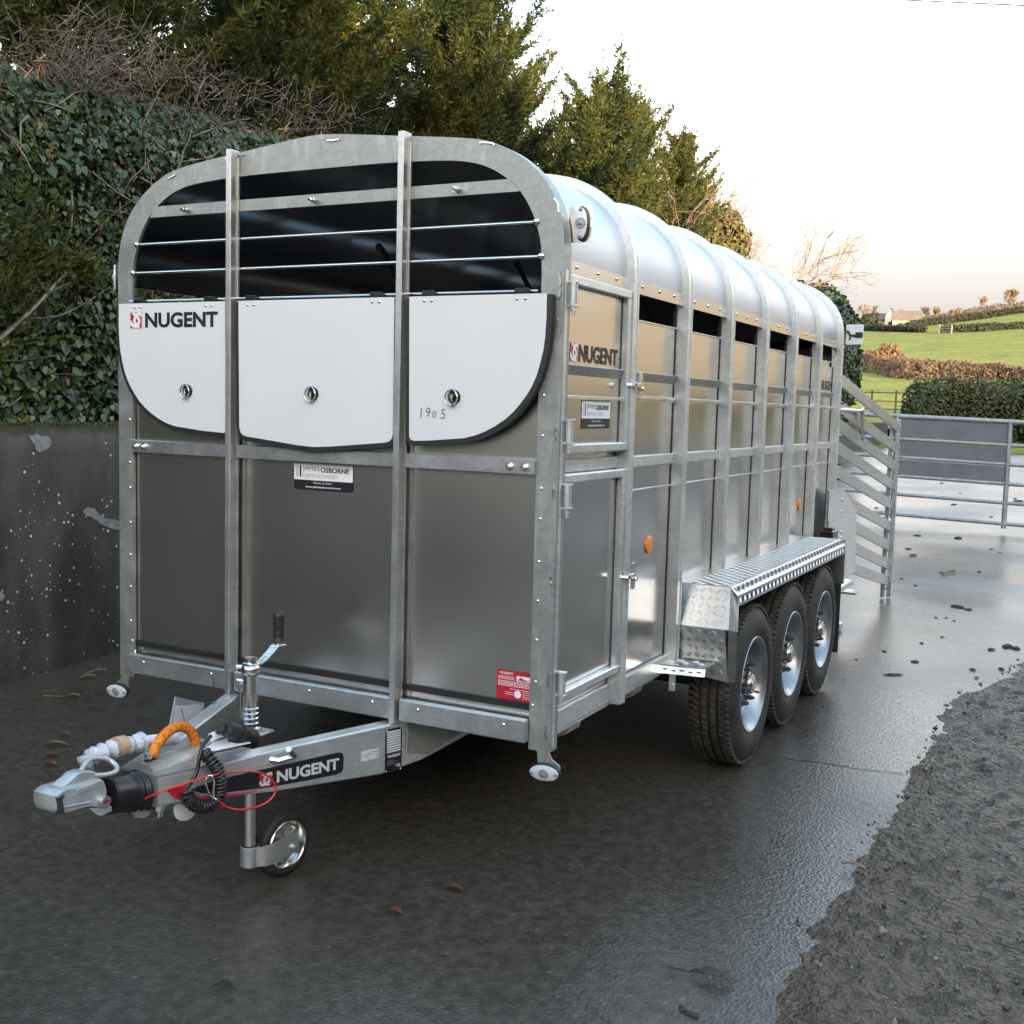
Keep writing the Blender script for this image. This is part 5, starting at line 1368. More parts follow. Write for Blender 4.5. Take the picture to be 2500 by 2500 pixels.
sticks('cut_twigs', P-d*.08, P+d*ln, rng.uniform(.002, .0042, N), rng.uniform(.0014, .003, N), TWIG, hedge, 'stuff')
# dead, twiggy patches on the face
A = []; B = []
for (px, py, rad, cnt) in ((330, 150, .45, 150), (150, 165, .40, 230), (230, 185, .35, 150), (470, 190, .40, 100), (520, 270, .35, 90), (680, 270, .45, 110), (450, 330, .25, 60), (780, 300, .5, 120), (250, 95, .35, 60)):
    c = onX(px, py, -3.15)
    for _ in range(cnt):
        q = c+np.array((rng.normal(0, .16), rng.normal(0, rad*.6), rng.normal(0, rad*.22)))
        dd = unit(np.array((.4, rng.normal(0, .9), rng.normal(.3, .6)))); A.append(q); B.append(q+dd*rng.uniform(.05, .20))
A = np.array(A); B = np.array(B); N = len(A)
sticks('dead_twigs', A, B, rng.uniform(.002, .0050, N), rng.uniform(.0012, .003, N), TWIG, hedge, 'stuff')
# branches showing on the face
A = []; B = []; ra = []; rb = []
for _ in range(150):
    y = rng.uniform(.3, 5.5); z = rng.uniform(1.6, 3.4); p = np.array((hedge_front(y, z)+.03, y, z)); d = unit(np.array((.25, rng.normal(0, .8), rng.normal(.1, .6))))
    r0 = rng.uniform(.003, .010); 
    for k in range(int(rng.integers(3, 7))):
        q = p+d*rng.uniform(.05, .13); A.append(p); B.append(q); ra.append(r0); rb.append(r0*.82); r0 *= .82; p = q; d = unit(d+rng.normal(0, .28, 3))
for pts, r0 in (([(0, 830), (60, 775), (105, 730), (140, 690), (165, 665)], .018), ([(105, 735), (130, 710), (172, 690)], .011), ([(60, 780), (140, 772), (200, 745), (270, 700)], .007), ([(160, 850), (210, 885), (240, 905)], .004), ([(165, 845), (215, 840)], .004), ([(500, 190), (480, 250), (530, 300), (560, 330)], .009), ([(560, 330), (520, 380), (440, 395)], .010), ([(470, 335), (560, 300), (610, 290)], .008), ([(395, 210), (350, 300), (345, 330)], .006)):
    q = [onX(x, y, -2.86+.02*k) for k, (x, y) in enumerate(pts)]; q = spline(q, 4)
    for k in range(len(q)-1): A.append(q[k]); B.append(q[k+1]); ra.append(r0*(1-.5*k/len(q))); rb.append(r0*(1-.5*(k+1)/len(q)))
sticks('bare_branches', A, B, ra, rb, TWIG, hedge, 'stuff')
# splintered cut stubs
A = []; B = []
for (px, py) in ((93, 148), (100, 185), (305, 165), (315, 172), (600, 322), (690, 322), (790, 318), (70, 180), (147, 455), (252, 470), (240, 500)):
    p = onX(px, py, -2.98)
    for _ in range(3): A.append(p+rng.normal(0, .02, 3)); B.append(A[-1]+unit(np.array((.3, rng.normal(0, 1.0), .5+rng.normal(0, .4))))*rng.uniform(.03, .09))
sticks('cut_stubs', A, B, .008, .005, CUTW, hedge, 'stuff')
# ivy berries / flower heads
# conifer shoots growing out low on the left
def sprays(name, P, D, size, material, parent, jit=.35, blades=3):
    """feathery fans: each point carries three narrow blades"""
    N = len(P); D = unit(D)
    PP = []; XX = []; YY = []; ZZ_ = []
    for k in range(blades):
        d = unit(D+rng.normal(0, jit, (N, 3))); nrm = unit(np.cross(d, rand_dirs(N))); x = np.cross(d, nrm)
        s = (size*rng.uniform(.5, 1.2, N))[:, None]
        PP.append(P+rng.normal(0, .012, (N, 3))); XX.append(x*s); YY.append(d*s); ZZ_.append(nrm*s)
    return scatter(name, np.concatenate(PP), np.concatenate(XX), np.concatenate(YY), np.concatenate(ZZ_), KITE, material, parent, 'stuff')
P = []; D = []
for (px, py, rad, cnt) in ((40, 590, .24, 150), (20, 690, .24, 130), (110, 540, .16, 50), (200, 640, .12, 70), (50, 470, .16, 40), (130, 650, .16, 70), (60, 820, .16, 40), (240, 560, .08, 30), (215, 690, .07, 40), (280, 685, .02, 12)):
    c = onX(px, py, -2.88)
    for _ in range(cnt):
        P.append(c+np.array((rng.normal(0, .07), rng.normal(0, rad*.55), rng.normal(0, rad*.4)))); D.append((.5, .35+rng.normal(0, .25), .55+rng.normal(0, .2)))
sprays('conifer_shoots', np.array(P), np.array(D), .052, SPRAYY, hedge, jit=.45, blades=4)

# ---- conifers
def conifer(x, y, h, rad, lean=(0, 0), seed=1, dens=1.0, label='', base=1.35, shape=.62, spike=1.0):
    global rng
    rng = np.random.default_rng(seed)
    t = thing('conifer', label, 'tree', (x, y, base), 'conifers behind the hedge')
    m = MB(); tp = np.array((x+lean[0], y+lean[1], base+h*.94)); bs = np.array((x, y, base-.1))
    m.tube([bs+(tp-bs)*f+np.array((.06*math.sin(f*7), .06*math.cos(f*5), 0)) for f in np.linspace(0, 1, 9)], .1, 8, rs=list(np.linspace(.16, .012, 9))); m.build('trunk', [BARK], t, smooth=60)
    A = []; B = []; ra = []; P = []; D = []
    nb = int(120*dens*h/6)
    for i in range(nb):
        f = (.03+.96*(i+rng.random())/nb)**.95; p0 = bs+(tp-bs)*f
        L_ = rad*((1-f)**shape+.10)*rng.uniform(.38, 1.0)*(1.45 if rng.random() < .14 else 1.0); az = rng.uniform(0, 2*math.pi); el = R(12+34*f+rng.normal(0, 10))
        d = np.array((math.cos(az)*math.cos(el), math.sin(az)*math.cos(el), math.sin(el))); p = p0; st = 7
        for k in range(st):
            q = p+d*L_/st; A.append(p); B.append(q); ra.append(max(.004, .026*(1-f)*(1-k/st)+.004))
            fr = (k+1)/st
            if fr > .25:
                # flat side shoots either side of the branch, drawn out towards the tip
                side = unit(np.cross(d, (0, 0, 1))+rng.normal(0, .15, 3))
                for _ in range(int(3+4*dens*min(1.5, L_))):
                    u = rng.random(); c = p+(q-p)*u; sg = rng.choice((-1, 1)); ln = rng.random()*(.10+.30*L_*(1.08-fr))
                    dd = unit(d*.75+side*sg*.75+np.array((0, 0, .12))+rng.normal(0, .16, 3))
                    ns = max(1, int(ln/.075)+1)
                    for w in range(ns): P.append(c+dd*ln*(w+.3)/ns+rng.normal(0, .018, 3)); D.append(dd+d*.25)
            d = unit(d+np.array((0, 0, .075))+rng.normal(0, .05, 3)); p = q
        for w in range(5): P.append(p+d*.05*w); D.append(d)
    for k in range(int(26*spike)):
        u = rng.random(); P.append(tp-np.array((0, 0, u*.8))+rng.normal(0, .04, 3)); D.append((rng.normal(0, .3), rng.normal(0, .3), 1))
    sticks('limbs', np.array(A), np.array(B), np.array(ra), np.array(ra)*.8, TWIGD, t, 'stuff')
    sprays('crown', np.array(P), np.array(D), .088, SPRAY, t, jit=.48, blades=5)
    return t
conifer(-7.2, 2.6, 7.0, 2.6, seed=21, dens=2.0, label='broad dark conifer behind the hedge, nearest the shaded end of the wall')
conifer(-6.6, 5.0, 8.0, 2.6, seed=22, dens=2.1, label='very tall dark conifer behind the brown cut twigs of the hedge')
conifer(-6.4, 7.4, 8.4, 2.6, seed=23, dens=2.1, label='tall dense dark conifer standing behind the trailer front')
conifer(-7.2, 9.9, 8.8, 2.6, seed=24, dens=2.0, label='tall conifer with sunlit yellow green upper branches beside the dark ones')
conifer(-6.3, 11.9, 7.0, 3.1, seed=25, dens=2.6, label='loose pointed conifer with sky showing through, left of the leaning one')
conifer(-6.0, 13.7, 5.7, 2.9, lean=(.9, .9), seed=26, dens=2.3, label='leaning conifer whose long sunlit tip reaches out over the trailer roof')
conifer(-6.0, 17.0, 5.0, 2.2, seed=27, dens=1.8, label='low bushy conifer below the bare reddish tree')
conifer(-6.2, 18.4, 6.6, 2.2, seed=28, dens=1.8, label='slim yellow tipped conifer beyond the leaning one')
conifer(-6.0, 20.8, 6.5, 2.0, seed=29, dens=1.8, label='last slim conifer in the row, sunlit at its tip')
rng = np.random.default_rng(77)

# ---- bare trees
def bare_tree(name, label, base, h, spread, seed, material, group=None, levels=6, r0=.10, up=.35, bias=(0, 0, 0), minr=.0035, nchild=(2, 4), twl=.62):
    rs = np.random.default_rng(seed); t = thing(name, label, 'tree', tuple(base), group)
    A = []; B = []; ra = []; rb = []
    def grow_(p, d, L_, r, lv):
        n = 3 if lv > 1 else 4; q = p
        for k in range(n):
            d = unit(d+rs.normal(0, .13, 3)+np.array((0, 0, up*.06))+np.array(bias)*.04); e = q+d*L_/n; A.append(q); B.append(e); ra.append(max(minr, r*(1-.18*k))); rb.append(max(minr*.8, r*(1-.18*(k+1)))); q = e
        if lv >= levels: return
        for _ in range(int(rs.integers(*nchild))):
            dd = unit(d+rs.normal(0, spread, 3)+np.array((0, 0, up*.25))+np.array(bias)*.3); grow_(q, dd, L_*rs.uniform(twl, twl+.2), r*.62, lv+1)
        if lv >= 1 and rs.random() < .7:
            dd = unit(d+rs.normal(0, spread*1.5, 3)); grow_(p+(q-p)*.5, dd, L_*.6, r*.45, lv+1)
    grow_(np.array(base, float), np.array((0, 0, 1.0)), h*.30, r0, 0)
    A, B, ra, rb = map(np.array, (A, B, ra, rb)); tk = ra > r0*.45
    sticks('trunk', A[tk], B[tk], ra[tk], rb[tk], BARK, t); 
    if (~tk).any(): sticks('crown', A[~tk], B[~tk], ra[~tk], rb[~tk], material, t, 'stuff')
    return t
REDTW = mat('reddish_twig', (.20, .12, .085), (.28, .19, .13), scale=3, rough=.8, island=.3)
PALETW = mat('pale_twig', (.24, .17, .10), (.34, .25, .15), scale=3, rough=.8, island=.3)
bare_tree('bare_tree', 'leafless reddish tree rising behind the leaning conifer', (-7.0, 17.4, 1.35), 6.2, .42, 5, REDTW, levels=6, bias=(.5, .5, 0), r0=.09)
bare_tree('bare_tree', 'leafless crooked tree spreading its twigs over the ivy hedge end', (-6.2, 24.2, 1.35), 7.2, .48, 9, PALETW, levels=6, bias=(.35, .3, 0), r0=.10)
bare_tree('bare_tree', 'thin leafless tree with ivy on its stem, between conifers and ivy hedge end', (-6.4, 23.2, 1.35), 6.6, .42, 12, PALETW, levels=6, r0=.09)
bare_tree('bare_sapling', 'leafless pale saplings thicket in front of the slim conifers', (-4.6, 16.6, 1.35), 3.6, .30, 15, TWIG, levels=5, r0=.05)
bare_tree('bare_sapling', 'leafless sapling standing clear of the slim conifers on the bank', (-4.8, 19.0, 1.35), 3.8, .28, 18, TWIG, levels=5, r0=.05)
# ivy ball on the stem of the bare tree
def bush(name, label, c, rx, ry, rz, n, size, material, cat='bush', seed=3, group=None, core=True, jit=.6, lump=.22, base=LEAF6, extra=None):
    global rng
    rng = np.random.default_rng(seed); c = np.array(c, float)
    t = thing(name, label, cat, (c[0], c[1], c[2]-rz), group)
    D = rand_dirs(n); r = np.array([1+lump*noise.noise(Vector(tuple(d*1.7+c*.3)))+lump*.6*noise.noise(Vector(tuple(d*4.1+c)))  for d in D])
    depth = 1-rng.random(n)**2*.25
    P = c+D*np.array((rx, ry, rz))*(r*depth)[:, None]
    nn = unit(D+rng.normal(0, jit, (n, 3))); dn = unit(np.array([[0, 0, -1.]])+rng.normal(0, .7, (n, 3))); yv = unit(dn-nn*(dn*nn).sum(1, keepdims=True)); xv = np.cross(yv, nn); s = size*rng.uniform(.6, 1.3, n)[:, None]
    scatter('foliage', P, xv*s, yv*s, nn*s, base, material, t, 'stuff')
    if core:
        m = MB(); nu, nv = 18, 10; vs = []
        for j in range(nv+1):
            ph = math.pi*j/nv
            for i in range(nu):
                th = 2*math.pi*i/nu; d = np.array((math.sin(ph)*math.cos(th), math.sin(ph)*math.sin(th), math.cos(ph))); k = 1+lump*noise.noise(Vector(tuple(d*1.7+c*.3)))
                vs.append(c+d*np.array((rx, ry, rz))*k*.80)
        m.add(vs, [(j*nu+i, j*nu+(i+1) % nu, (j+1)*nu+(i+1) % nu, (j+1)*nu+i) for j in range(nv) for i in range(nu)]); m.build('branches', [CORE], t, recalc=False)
    return t
IVYY = mat('ivy_olive', (.09, .085, .022), (.14, .12, .035), scale=1.5, rough=.6, island=.5, trans=.2)
bush('ivy_clump', 'yellow olive ivy clump on the stem of the bare tree above the hedge', (-6.1, 23.4, 5.6), .85, .9, .95, 3000, .13, IVYY, seed=31)
bush('hedge_bush', 'rounded dark ivy bush closing the hedge beyond the trailer roof', (-4.2, 26.2, 2.9), 1.05, 3.0, 2.1, 16000, .12, IVY2, seed=32)
bush('hedge_bush', 'lower dark ivy bush joining the rounded one to the long hedge', (-4.3, 22.2, 2.6), 1.2, 3.0, 1.9, 13000, .12, IVY2, seed=33)
rng = np.random.default_rng(78)
# ================================================================== gate, fences, hedgerows, farm on the hill
PIPE = galv('gate_galvanised', (.26, .27, .28), (.40, .41, .42), .5, .65, metal=.5)
SHEET = mat('grey_sheet', (.115, .125, .150), (.15, .16, .185), scale=4, rough=.55, bump=.04, bscale=8)
GY = 12.5
gate = thing('field_gate', 'galvanised six rail gate with grey sheeting across the yard', 'gate', (0.4, GY, .16))
gx0, gx1 = -2.6, 2.3
zl = lambda x, z: z-.026*(x-.1)
railz = [1.630, 1.330, 1.085, .835, .590, .320]
for z in railz:
    m = MB(); m.cyl((gx0, GY, zl(gx0, z)), (gx1, GY, zl(gx1, z)), .030 if z > 1.6 else .025, 12); m.build('gate_rail', [PIPE], gate, smooth=40)
for x in (gx0, .06, 1.445, gx1):
    m = MB(); m.cyl((x, GY+.001, zl(x, .26)), (x, GY+.001, zl(x, 1.63)), .031, 12); m.build('gate_upright', [PIPE], gate, smooth=40)
for i in range(3):
    z1, z0 = railz[i]-.03, railz[i+1]+.025
    m = MB(); vs = [(.09, GY-.004, zl(.09, z0)), (1.415, GY-.004, zl(1.415, z0)), (1.415, GY-.004, zl(1.415, z1)), (.09, GY-.004, zl(.09, z1))]; vs += [(a, b+.006, c) for a, b, c in vs]
    m.add(vs, [(0, 1, 2, 3), (7, 6, 5, 4), (0, 4, 5, 1), (1, 5, 6, 2), (2, 6, 7, 3), (3, 7, 4, 0)]); m.build('gate_sheet', [SHEET], gate)
for x in (gx0-.06, gx1+.06):
    z0 = ground_z(x, GY)
    m = MB(); m.cyl((x, GY, z0-.1), (x, GY, z0+1.65), .05, 12); m.dome((x, GY, z0+1.65), (0, 0, 1), .05, .02, 12); o = m.build('gate_post', [PIPE], None, smooth=40)
    tag(o, 'round galvanised post at the end of the sheeted field gate', 'post', 'gate posts')

# field fence beyond
WOOD = mat('fence_wood', (.07, .06, .05), (.12, .10, .085), scale=6, rough=.9)
fen = thing('field_fence', 'low dark rail fence at the edge of the sloping field', 'fence', (-2.2, 30, 1.4))
fp = [on_ground(x, 1062) for x in (2020, 2062, 2105, 2150, 2196, 2240)]
FYY = 44.0
fx = [onY(x, 1000, FYY)[0] for x in (2010, 2068, 2127, 2186, 2245)]
for x in fx:
    z = ground_z(x, FYY); m = MB(); m.box(x-.035, x+.035, FYY-.035, FYY+.035, z-.1, z+1.12, b=.008); m.build('fence_post', [WOOD], fen)
for hgt in (1.02, .68, .36):
    for i in range(len(fx)-1):
        m = MB(); m.bar((fx[i], FYY-.045, ground_z(fx[i], FYY)+hgt), (fx[i+1], FYY-.045, ground_z(fx[i+1], FYY)+hgt), .02, .045); m.build('fence_rail', [WOOD], fen)

def hedgerow(name, label, pts, heights, width, n, size, material, cat='hedge', seed=1, twigs=0, twm=None, jit=.7, group=None, core=True, lump=.35, clmp=0.8):
    """pts: ground points along the row"""
    global rng
    rng = np.random.default_rng(seed)
    pts = [np.array(p, float) for p in pts]; t = thing(name, label, cat, tuple(pts[0]), group)
    seg = np.array([np.linalg.norm(pts[i+1]-pts[i]) for i in range(len(pts)-1)]); cum = np.concatenate([[0], np.cumsum(seg)])
    def at(s):
        k = min(len(seg)-1, int(np.searchsorted(cum, s, 'right')-1)); f = (s-cum[k])/seg[k]
        p = pts[k]*(1-f)+pts[k+1]*f; d = (pts[k+1]-pts[k])/seg[k]; h = heights[k]*(1-f)+heights[k+1]*f
        nrm = np.array((d[1], -d[0], 0)); return p, nrm/np.linalg.norm(nrm), h
    P = np.zeros((n, 3)); O = np.zeros((n, 3)); hw = width*.5
    for i in range(n):
        s = rng.random()*(cum[-1]+2*hw)-hw; p, nr_, h = at(min(max(s, 0), cum[-1]*.9999)); th = rng.uniform(-.1, 1.1)*math.pi; ov = 0; cap = 1.0
        if s < 0 or s > cum[-1]:
            e = (-s if s < 0 else s-cum[-1])/hw; cap = math.sqrt(max(0, 1-e*e)); d_ = unit(pts[0]-pts[1]) if s < 0 else unit(pts[-1]-pts[-2]); p = p+d_*e*hw; ov = d_*e
            cap = cap**.6
        k = (1+lump*noise.noise(Vector((s*clmp/width, th, seed)))+.5*lump*noise.noise(Vector((s*2.6*clmp/width, th*2, seed+4))))
        zz = max(-.0, abs(math.sin(th))**.55*np.sign(math.sin(th))); cx = np.sign(math.cos(th))*abs(math.cos(th))**.55
        dp = (1-.25*rng.random()**2) if cap == 1.0 else cap*(1-.6*rng.random()**2)
        o = nr_*cx*width*.5*k*dp+np.array((0, 0, h*zz*k*(dp if cap == 1.0 else min(1.0, dp+.1)))); P[i] = p+o; P[i, 2] = max(P[i, 2], ground_z(P[i, 0], P[i, 1])+.02); O[i] = nr_*cx+np.array((0, 0, zz))+ov
    nn = unit(O+rng.normal(0, jit, (n, 3))); dn = unit(np.array([[0, 0, -1.]])+rng.normal(0, .8, (n, 3))); yv = unit(dn-nn*(dn*nn).sum(1, keepdims=True)); xv = np.cross(yv, nn); s_ = size*rng.uniform(.6, 1.3, n)[:, None]
    scatter('foliage', P, xv*s_, yv*s_, nn*s_, LEAF6, material, t, 'stuff')
    if twigs:
        A = np.zeros((twigs, 3)); B = np.zeros((twigs, 3))
        for i in range(twigs):
            p, nr_, h = at(rng.random()*cum[-1]); a = p+nr_*rng.uniform(-.4, .4)*width; A[i] = a+np.array((0, 0, h*rng.uniform(.1, .7))); d = unit(np.array((rng.normal(0, .35), rng.normal(0, .35), 1))); B[i] = A[i]+d*h*rng.uniform(.25, .6)
        sticks('twigs', A, B, size*.09, size*.04, twm or TWIG, t, 'stuff')
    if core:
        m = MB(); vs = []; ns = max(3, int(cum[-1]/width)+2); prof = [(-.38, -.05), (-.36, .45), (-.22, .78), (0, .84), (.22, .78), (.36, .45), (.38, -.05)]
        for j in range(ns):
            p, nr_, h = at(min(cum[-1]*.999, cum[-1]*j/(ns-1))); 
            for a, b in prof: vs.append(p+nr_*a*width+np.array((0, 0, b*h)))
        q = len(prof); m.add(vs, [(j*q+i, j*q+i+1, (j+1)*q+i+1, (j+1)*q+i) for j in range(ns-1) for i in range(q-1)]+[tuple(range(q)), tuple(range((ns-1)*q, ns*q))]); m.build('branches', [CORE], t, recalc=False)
    return t
HG = mat('hedge_leaf', (.050, .066, .020), (.085, .085, .028), scale=.6, rough=.65, island=.5, trans=.2)
HGD = mat('hedgerow_dark', (.030, .036, .016), (.050, .050, .022), scale=.2, rough=.8, island=.4)
HBR = mat('hedgerow_brown', (.13, .080, .052), (.20, .130, .085), scale=.35, rough=.85, island=.4, trans=.2)
HOR = mat('hedgerow_orange', (.26, .145, .07), (.32, .19, .095), scale=.5, rough=.85, island=.35, trans=.2)
# clipped roadside hedge
D0 = 34.0
def atD(px, D): v = ray(px, 1030); q = CAM+v*(D/v[1]); return np.array((q[0], q[1], ground_z(q[0], q[1])))
hedgerow('roadside_hedge', 'clipped green hedge beyond the gate, its end catching yellow sunlight', [atD(2268, 37), atD(2310, 37.5), atD(2400, 37.5), atD(2520, 37), atD(2700, 36.5)], [1.75, 1.78, 1.75, 1.75, 1.7], 1.7, 26000, .085, HG, seed=41, lump=.24)
def gp(x, y): return np.array((x, y, ground_z(x, y)))
hedgerow('roadside_hedge', 'unseen lower hedge past the clipped one, added to darken the side panel reflections', [atD(2760, 36.6), gp(9, 37), gp(18, 38), gp(30, 39), gp(46, 41)], [1.35, 1.25, 1.2, 1.25, 1.3], 1.6, 15000, .13, HG, seed=49, lump=.2)  # unseen hedge added so the lower side planks mirror something dark
# brown winter hedge in the dip
hp = [on_ground(2020, 890), on_ground(2100, 898), on_ground(2165, 912), on_ground(2230, 925)]
hedgerow('winter_hedge', 'russet leafless hedge crossing the field in the dip', hp, [1.7, 1.7, 1.5, 1.2], 2.4, 8000, .20, HBR, seed=42, twigs=900, twm=REDTW, core=False)
hp = [on_ground(2230, 922), on_ground(2300, 922), on_ground(2400, 925), on_ground(2560, 930)]
hedgerow('winter_hedge', 'low russet scrub behind the clipped green hedge', hp, [1.5, 1.3, 1.1, 1.0], 2.4, 6500, .20, HBR, seed=43, twigs=600, twm=REDTW, core=False)
c = on_ground(2168, 908); bush('russet_bush', 'bright orange brown bush standing up from the russet hedge', c+np.array((0, 0, 1.1)), 1.15, 1.15, 1.35, 2600, .20, HOR, seed=44, core=False, lump=.3)
# hedgerows on the hill
def row(px): return [on_ground(*p) for p in px]
hedgerow('hill_hedgerow', 'dark hedgerow below the farm buildings on the hill', row([(2000, 806), (2085, 806), (2160, 809), (2250, 812)]), [1.5]*4, 2.4, 4200, .35, HGD, seed=45)
hedgerow('hill_hedgerow', 'dark hedgerow slanting up the hill from the farm to the skyline', row([(2215, 803), (2260, 795), (2330, 787), (2420, 774), (2520, 760)]), [1.5, 1.7, 1.9, 2.0, 2.2], 2.6, 6500, .38, HGD, seed=46)
hedgerow('hill_hedgerow', 'brown bushy hedgerow along the skyline above the slanting dark one', row([(2240, 796), (2300, 784), (2400, 768), (2520, 752)]), [1.6, 2.2, 2.6, 2.6], 4.0, 6000, .42, HBR, seed=47, core=False)
hedgerow('hill_hedgerow', 'dark hedgerow crossing the upper field to the right of the small gap', row([(2310, 812), (2380, 810), (2440, 806), (2520, 801)]), [1.5]*4, 2.4, 4200, .35, HGD, seed=48)
# gateposts in the gap
GP = mat('pale_hurdle', (.32, .25, .18), rough=.8)
c0, c1 = on_ground(2293, 813), on_ground(2323, 815)
hd = thing('hill_gate', 'small pale gate in the gap of the hill hedgerow', 'gate', tuple(c0))
for p in (c0, c1):
    m = MB(); m.box(p[0]-.12, p[0]+.12, p[1]-.12, p[1]+.12, p[2]-.2, p[2]+1.8, b=.02); m.build('gate_post', [GP], hd)
for h_ in (.5, 1.0, 1.5):
    m = MB(); m.bar(c0+np.array((0, 0, h_)), c1+np.array((0, 0, h_)), .1, .14); m.build('gate_rail', [GP], hd)
# trees on the skyline
def hill_tree(px, py_base, h_px, seed, label, material, ivy=False, spread=.42, w=1.0):
    b = on_ground(px, py_base); D = np.linalg.norm(b-CAM); h = h_px*D/FPX
    t = bare_tree('hill_tree', label, b-np.array((0, 0, .3)), h, spread*w*.85, seed, material, 'bare trees on the hill', levels=6, r0=h*.030, minr=D*.00011, twl=.62, up=1.3, nchild=(2, 5))
    return t
hill_tree(2096, 798, 60, 51, 'broad pale leafless tree left of the farm buildings', PALETW, w=1.25)
hill_tree(2134, 798, 52, 52, 'darker leafless tree beside the pale one by the farm', TWIG, w=1.0)
hill_tree(2256, 792, 42, 53, 'bushy dark leafless tree right of the farm roofs', TWIG, w=1.2)
hill_tree(2284, 790, 38, 54, 'small leafless tree next to the bushy one above the farm hedgerow', PALETW, w=.9)
hill_tree(2312, 788, 36, 55, 'slight leafless tree halfway between farm and skyline', PALETW, w=.9)
hill_tree(2338, 784, 34, 56, 'last slight leafless tree before the russet skyline hedge', PALETW, w=.9)
hill_tree(2398, 770, 46, 57, 'tall twin stemmed leafless tree on the skyline hedge', PALETW, w=.9)
hill_tree(2479, 762, 52, 58, 'round headed leafless tree at the top of the skyline hedge', PALETW, w=1.0)
# farm buildings
RENDER = mat('white_render', (.78, .74, .66), rough=.8); CREAM = mat('cream_render', (.60, .52, .36), rough=.8); SLATE = mat('brown_roof', (.15, .11, .085), (.20, .15, .12), scale=.8, rough=.8)
GLASSD = mat('dark_window', (.02, .022, .026), rough=.2)
def house(label, px0, px1, py_base, wall_h, roof_h, depth, wm, gable_front=False, off=0.0, name='farmhouse'):
    a, b = on_ground(px0, py_base), on_ground(px1, py_base)
    D = np.linalg.norm((a+b)/2-CAM); a = CAM+(ray(px0, py_base)/np.linalg.norm(ray(px0, py_base)))*(D+off); b = CAM+(ray(px1, py_base)/np.linalg.norm(ray(px1, py_base)))*(D+off)
    z = min(a[2], b[2])-1.0; a[2] = b[2] = z; u = b-a; W = np.linalg.norm(u); u /= W; v = np.array((-u[1], u[0], 0))
    t = thing(name, label, 'house', tuple((a+b)/2)); H = wall_h+1.0
    Q = lambda s, d, h: a+u*s+v*d+np.array((0, 0, h))
    m = MB()
    if gable_front:
        poly = [(0, 0), (W, 0), (W, H), (W/2, H+roof_h), (0, H)]; m.prism(poly, lambda s, h, d: Q(s, d, h), 0, depth); m.build('wall', [wm], t)
        m = MB(); e = .5
        for (s0, s1) in ((-e, W/2), (W+e, W/2)):
            h0 = H-roof_h*e/(W/2); vs = [Q(s0, -e, h0+.1), Q(s1, -e, H+roof_h+.1), Q(s1, depth+e, H+roof_h+.1), Q(s0, depth+e, h0+.1)]; vs2 = [p+np.array((0, 0, .3)) for p in vs]
            m.add(vs+vs2, [(0, 1, 2, 3), (7, 6, 5, 4), (0, 4, 5, 1), (1, 5, 6, 2), (2, 6, 7, 3), (3, 7, 4, 0)])
        m.build('roof', [SLATE], t)
    else:
        poly = [(0, 0), (depth, 0), (depth, H), (depth/2, H+roof_h), (0, H)]; m.prism(poly, lambda d, h, s: Q(s, d, h), 0, W); m.build('wall', [wm], t)
        m = MB(); e = .5
        for (d0, d1) in ((-e, depth/2), (depth+e, depth/2)):
            h0 = H-roof_h*e/(depth/2); vs = [Q(-e, d0, h0+.1), Q(W+e, d0, h0+.1), Q(W+e, d1, H+roof_h+.1), Q(-e, d1, H+roof_h+.1)]; vs2 = [p+np.array((0, 0, .3)) for p in vs]
            m.add(vs+vs2, [(0, 1, 2, 3), (7, 6, 5, 4), (0, 4, 5, 1), (1, 5, 6, 2), (2, 6, 7, 3), (3, 7, 4, 0)])
        rf = m.build('roof', [SLATE], t)
        m = MB(); p = Q(W*.3, depth/2, H+roof_h); m.box(p[0]-.35, p[0]+.35, p[1]-.35, p[1]+.35, p[2]-.3, p[2]+.9, b=.05); m.build('chimney', [SLATE], rf)
    for f in ((.3, .7) if not gable_front else (.5,)):
        p = [Q(W*f-.6, -.04, H-2.1), Q(W*f+.6, -.04, H-2.1), Q(W*f+.6, -.04, H-.9), Q(W*f-.6, -.04, H-.9)]
        m = MB(); m.add(p+[q+v*.06 for q in p], [(0, 1, 2, 3), (7, 6, 5, 4), (0, 1, 5, 4), (1, 2, 6, 5), (2, 3, 7, 6), (3, 0, 4, 7)]); m.build('window', [GLASSD], t)
    return t
house('long low cream farmhouse with brown roof on the hill', 2178, 2246, 798, 1.9, 2.2, 8, CREAM, off=4)
house('white gabled house beside the long cream farmhouse', 2159, 2189, 797, 2.2, 2.6, 8, RENDER, gable_front=True)
house('small cream outbuilding between the farm trees', 2128, 2156, 798, 2.0, 1.6, 6, CREAM, off=2)
# dark shrub by the farm
c = on_ground(2119, 800); bush('farm_shrub', 'round dark shrub between the two farm trees', c+np.array((0, 0, 1.6)), 2.4, 2.4, 2.2, 700, .7, HGD, seed=61)

# overhead cable
m = MB(); a = onY(2040, -6, 26.0); b = onY(2540, 15, 15.0)
a = CAM+ray(2030, -8)*22; b = CAM+ray(2560, 16)*16
pts = [a+(b-a)*f-np.array((0, 0, .25*4*f*(1-f)*0)) for f in np.linspace(-.6, 1.8, 25)]; m.tube(pts, .011, 6); o = m.build('overhead_cable', [DARKSTEEL], None, smooth=60); tag(o, 'thin dark overhead cable crossing the pale sky', 'cable')

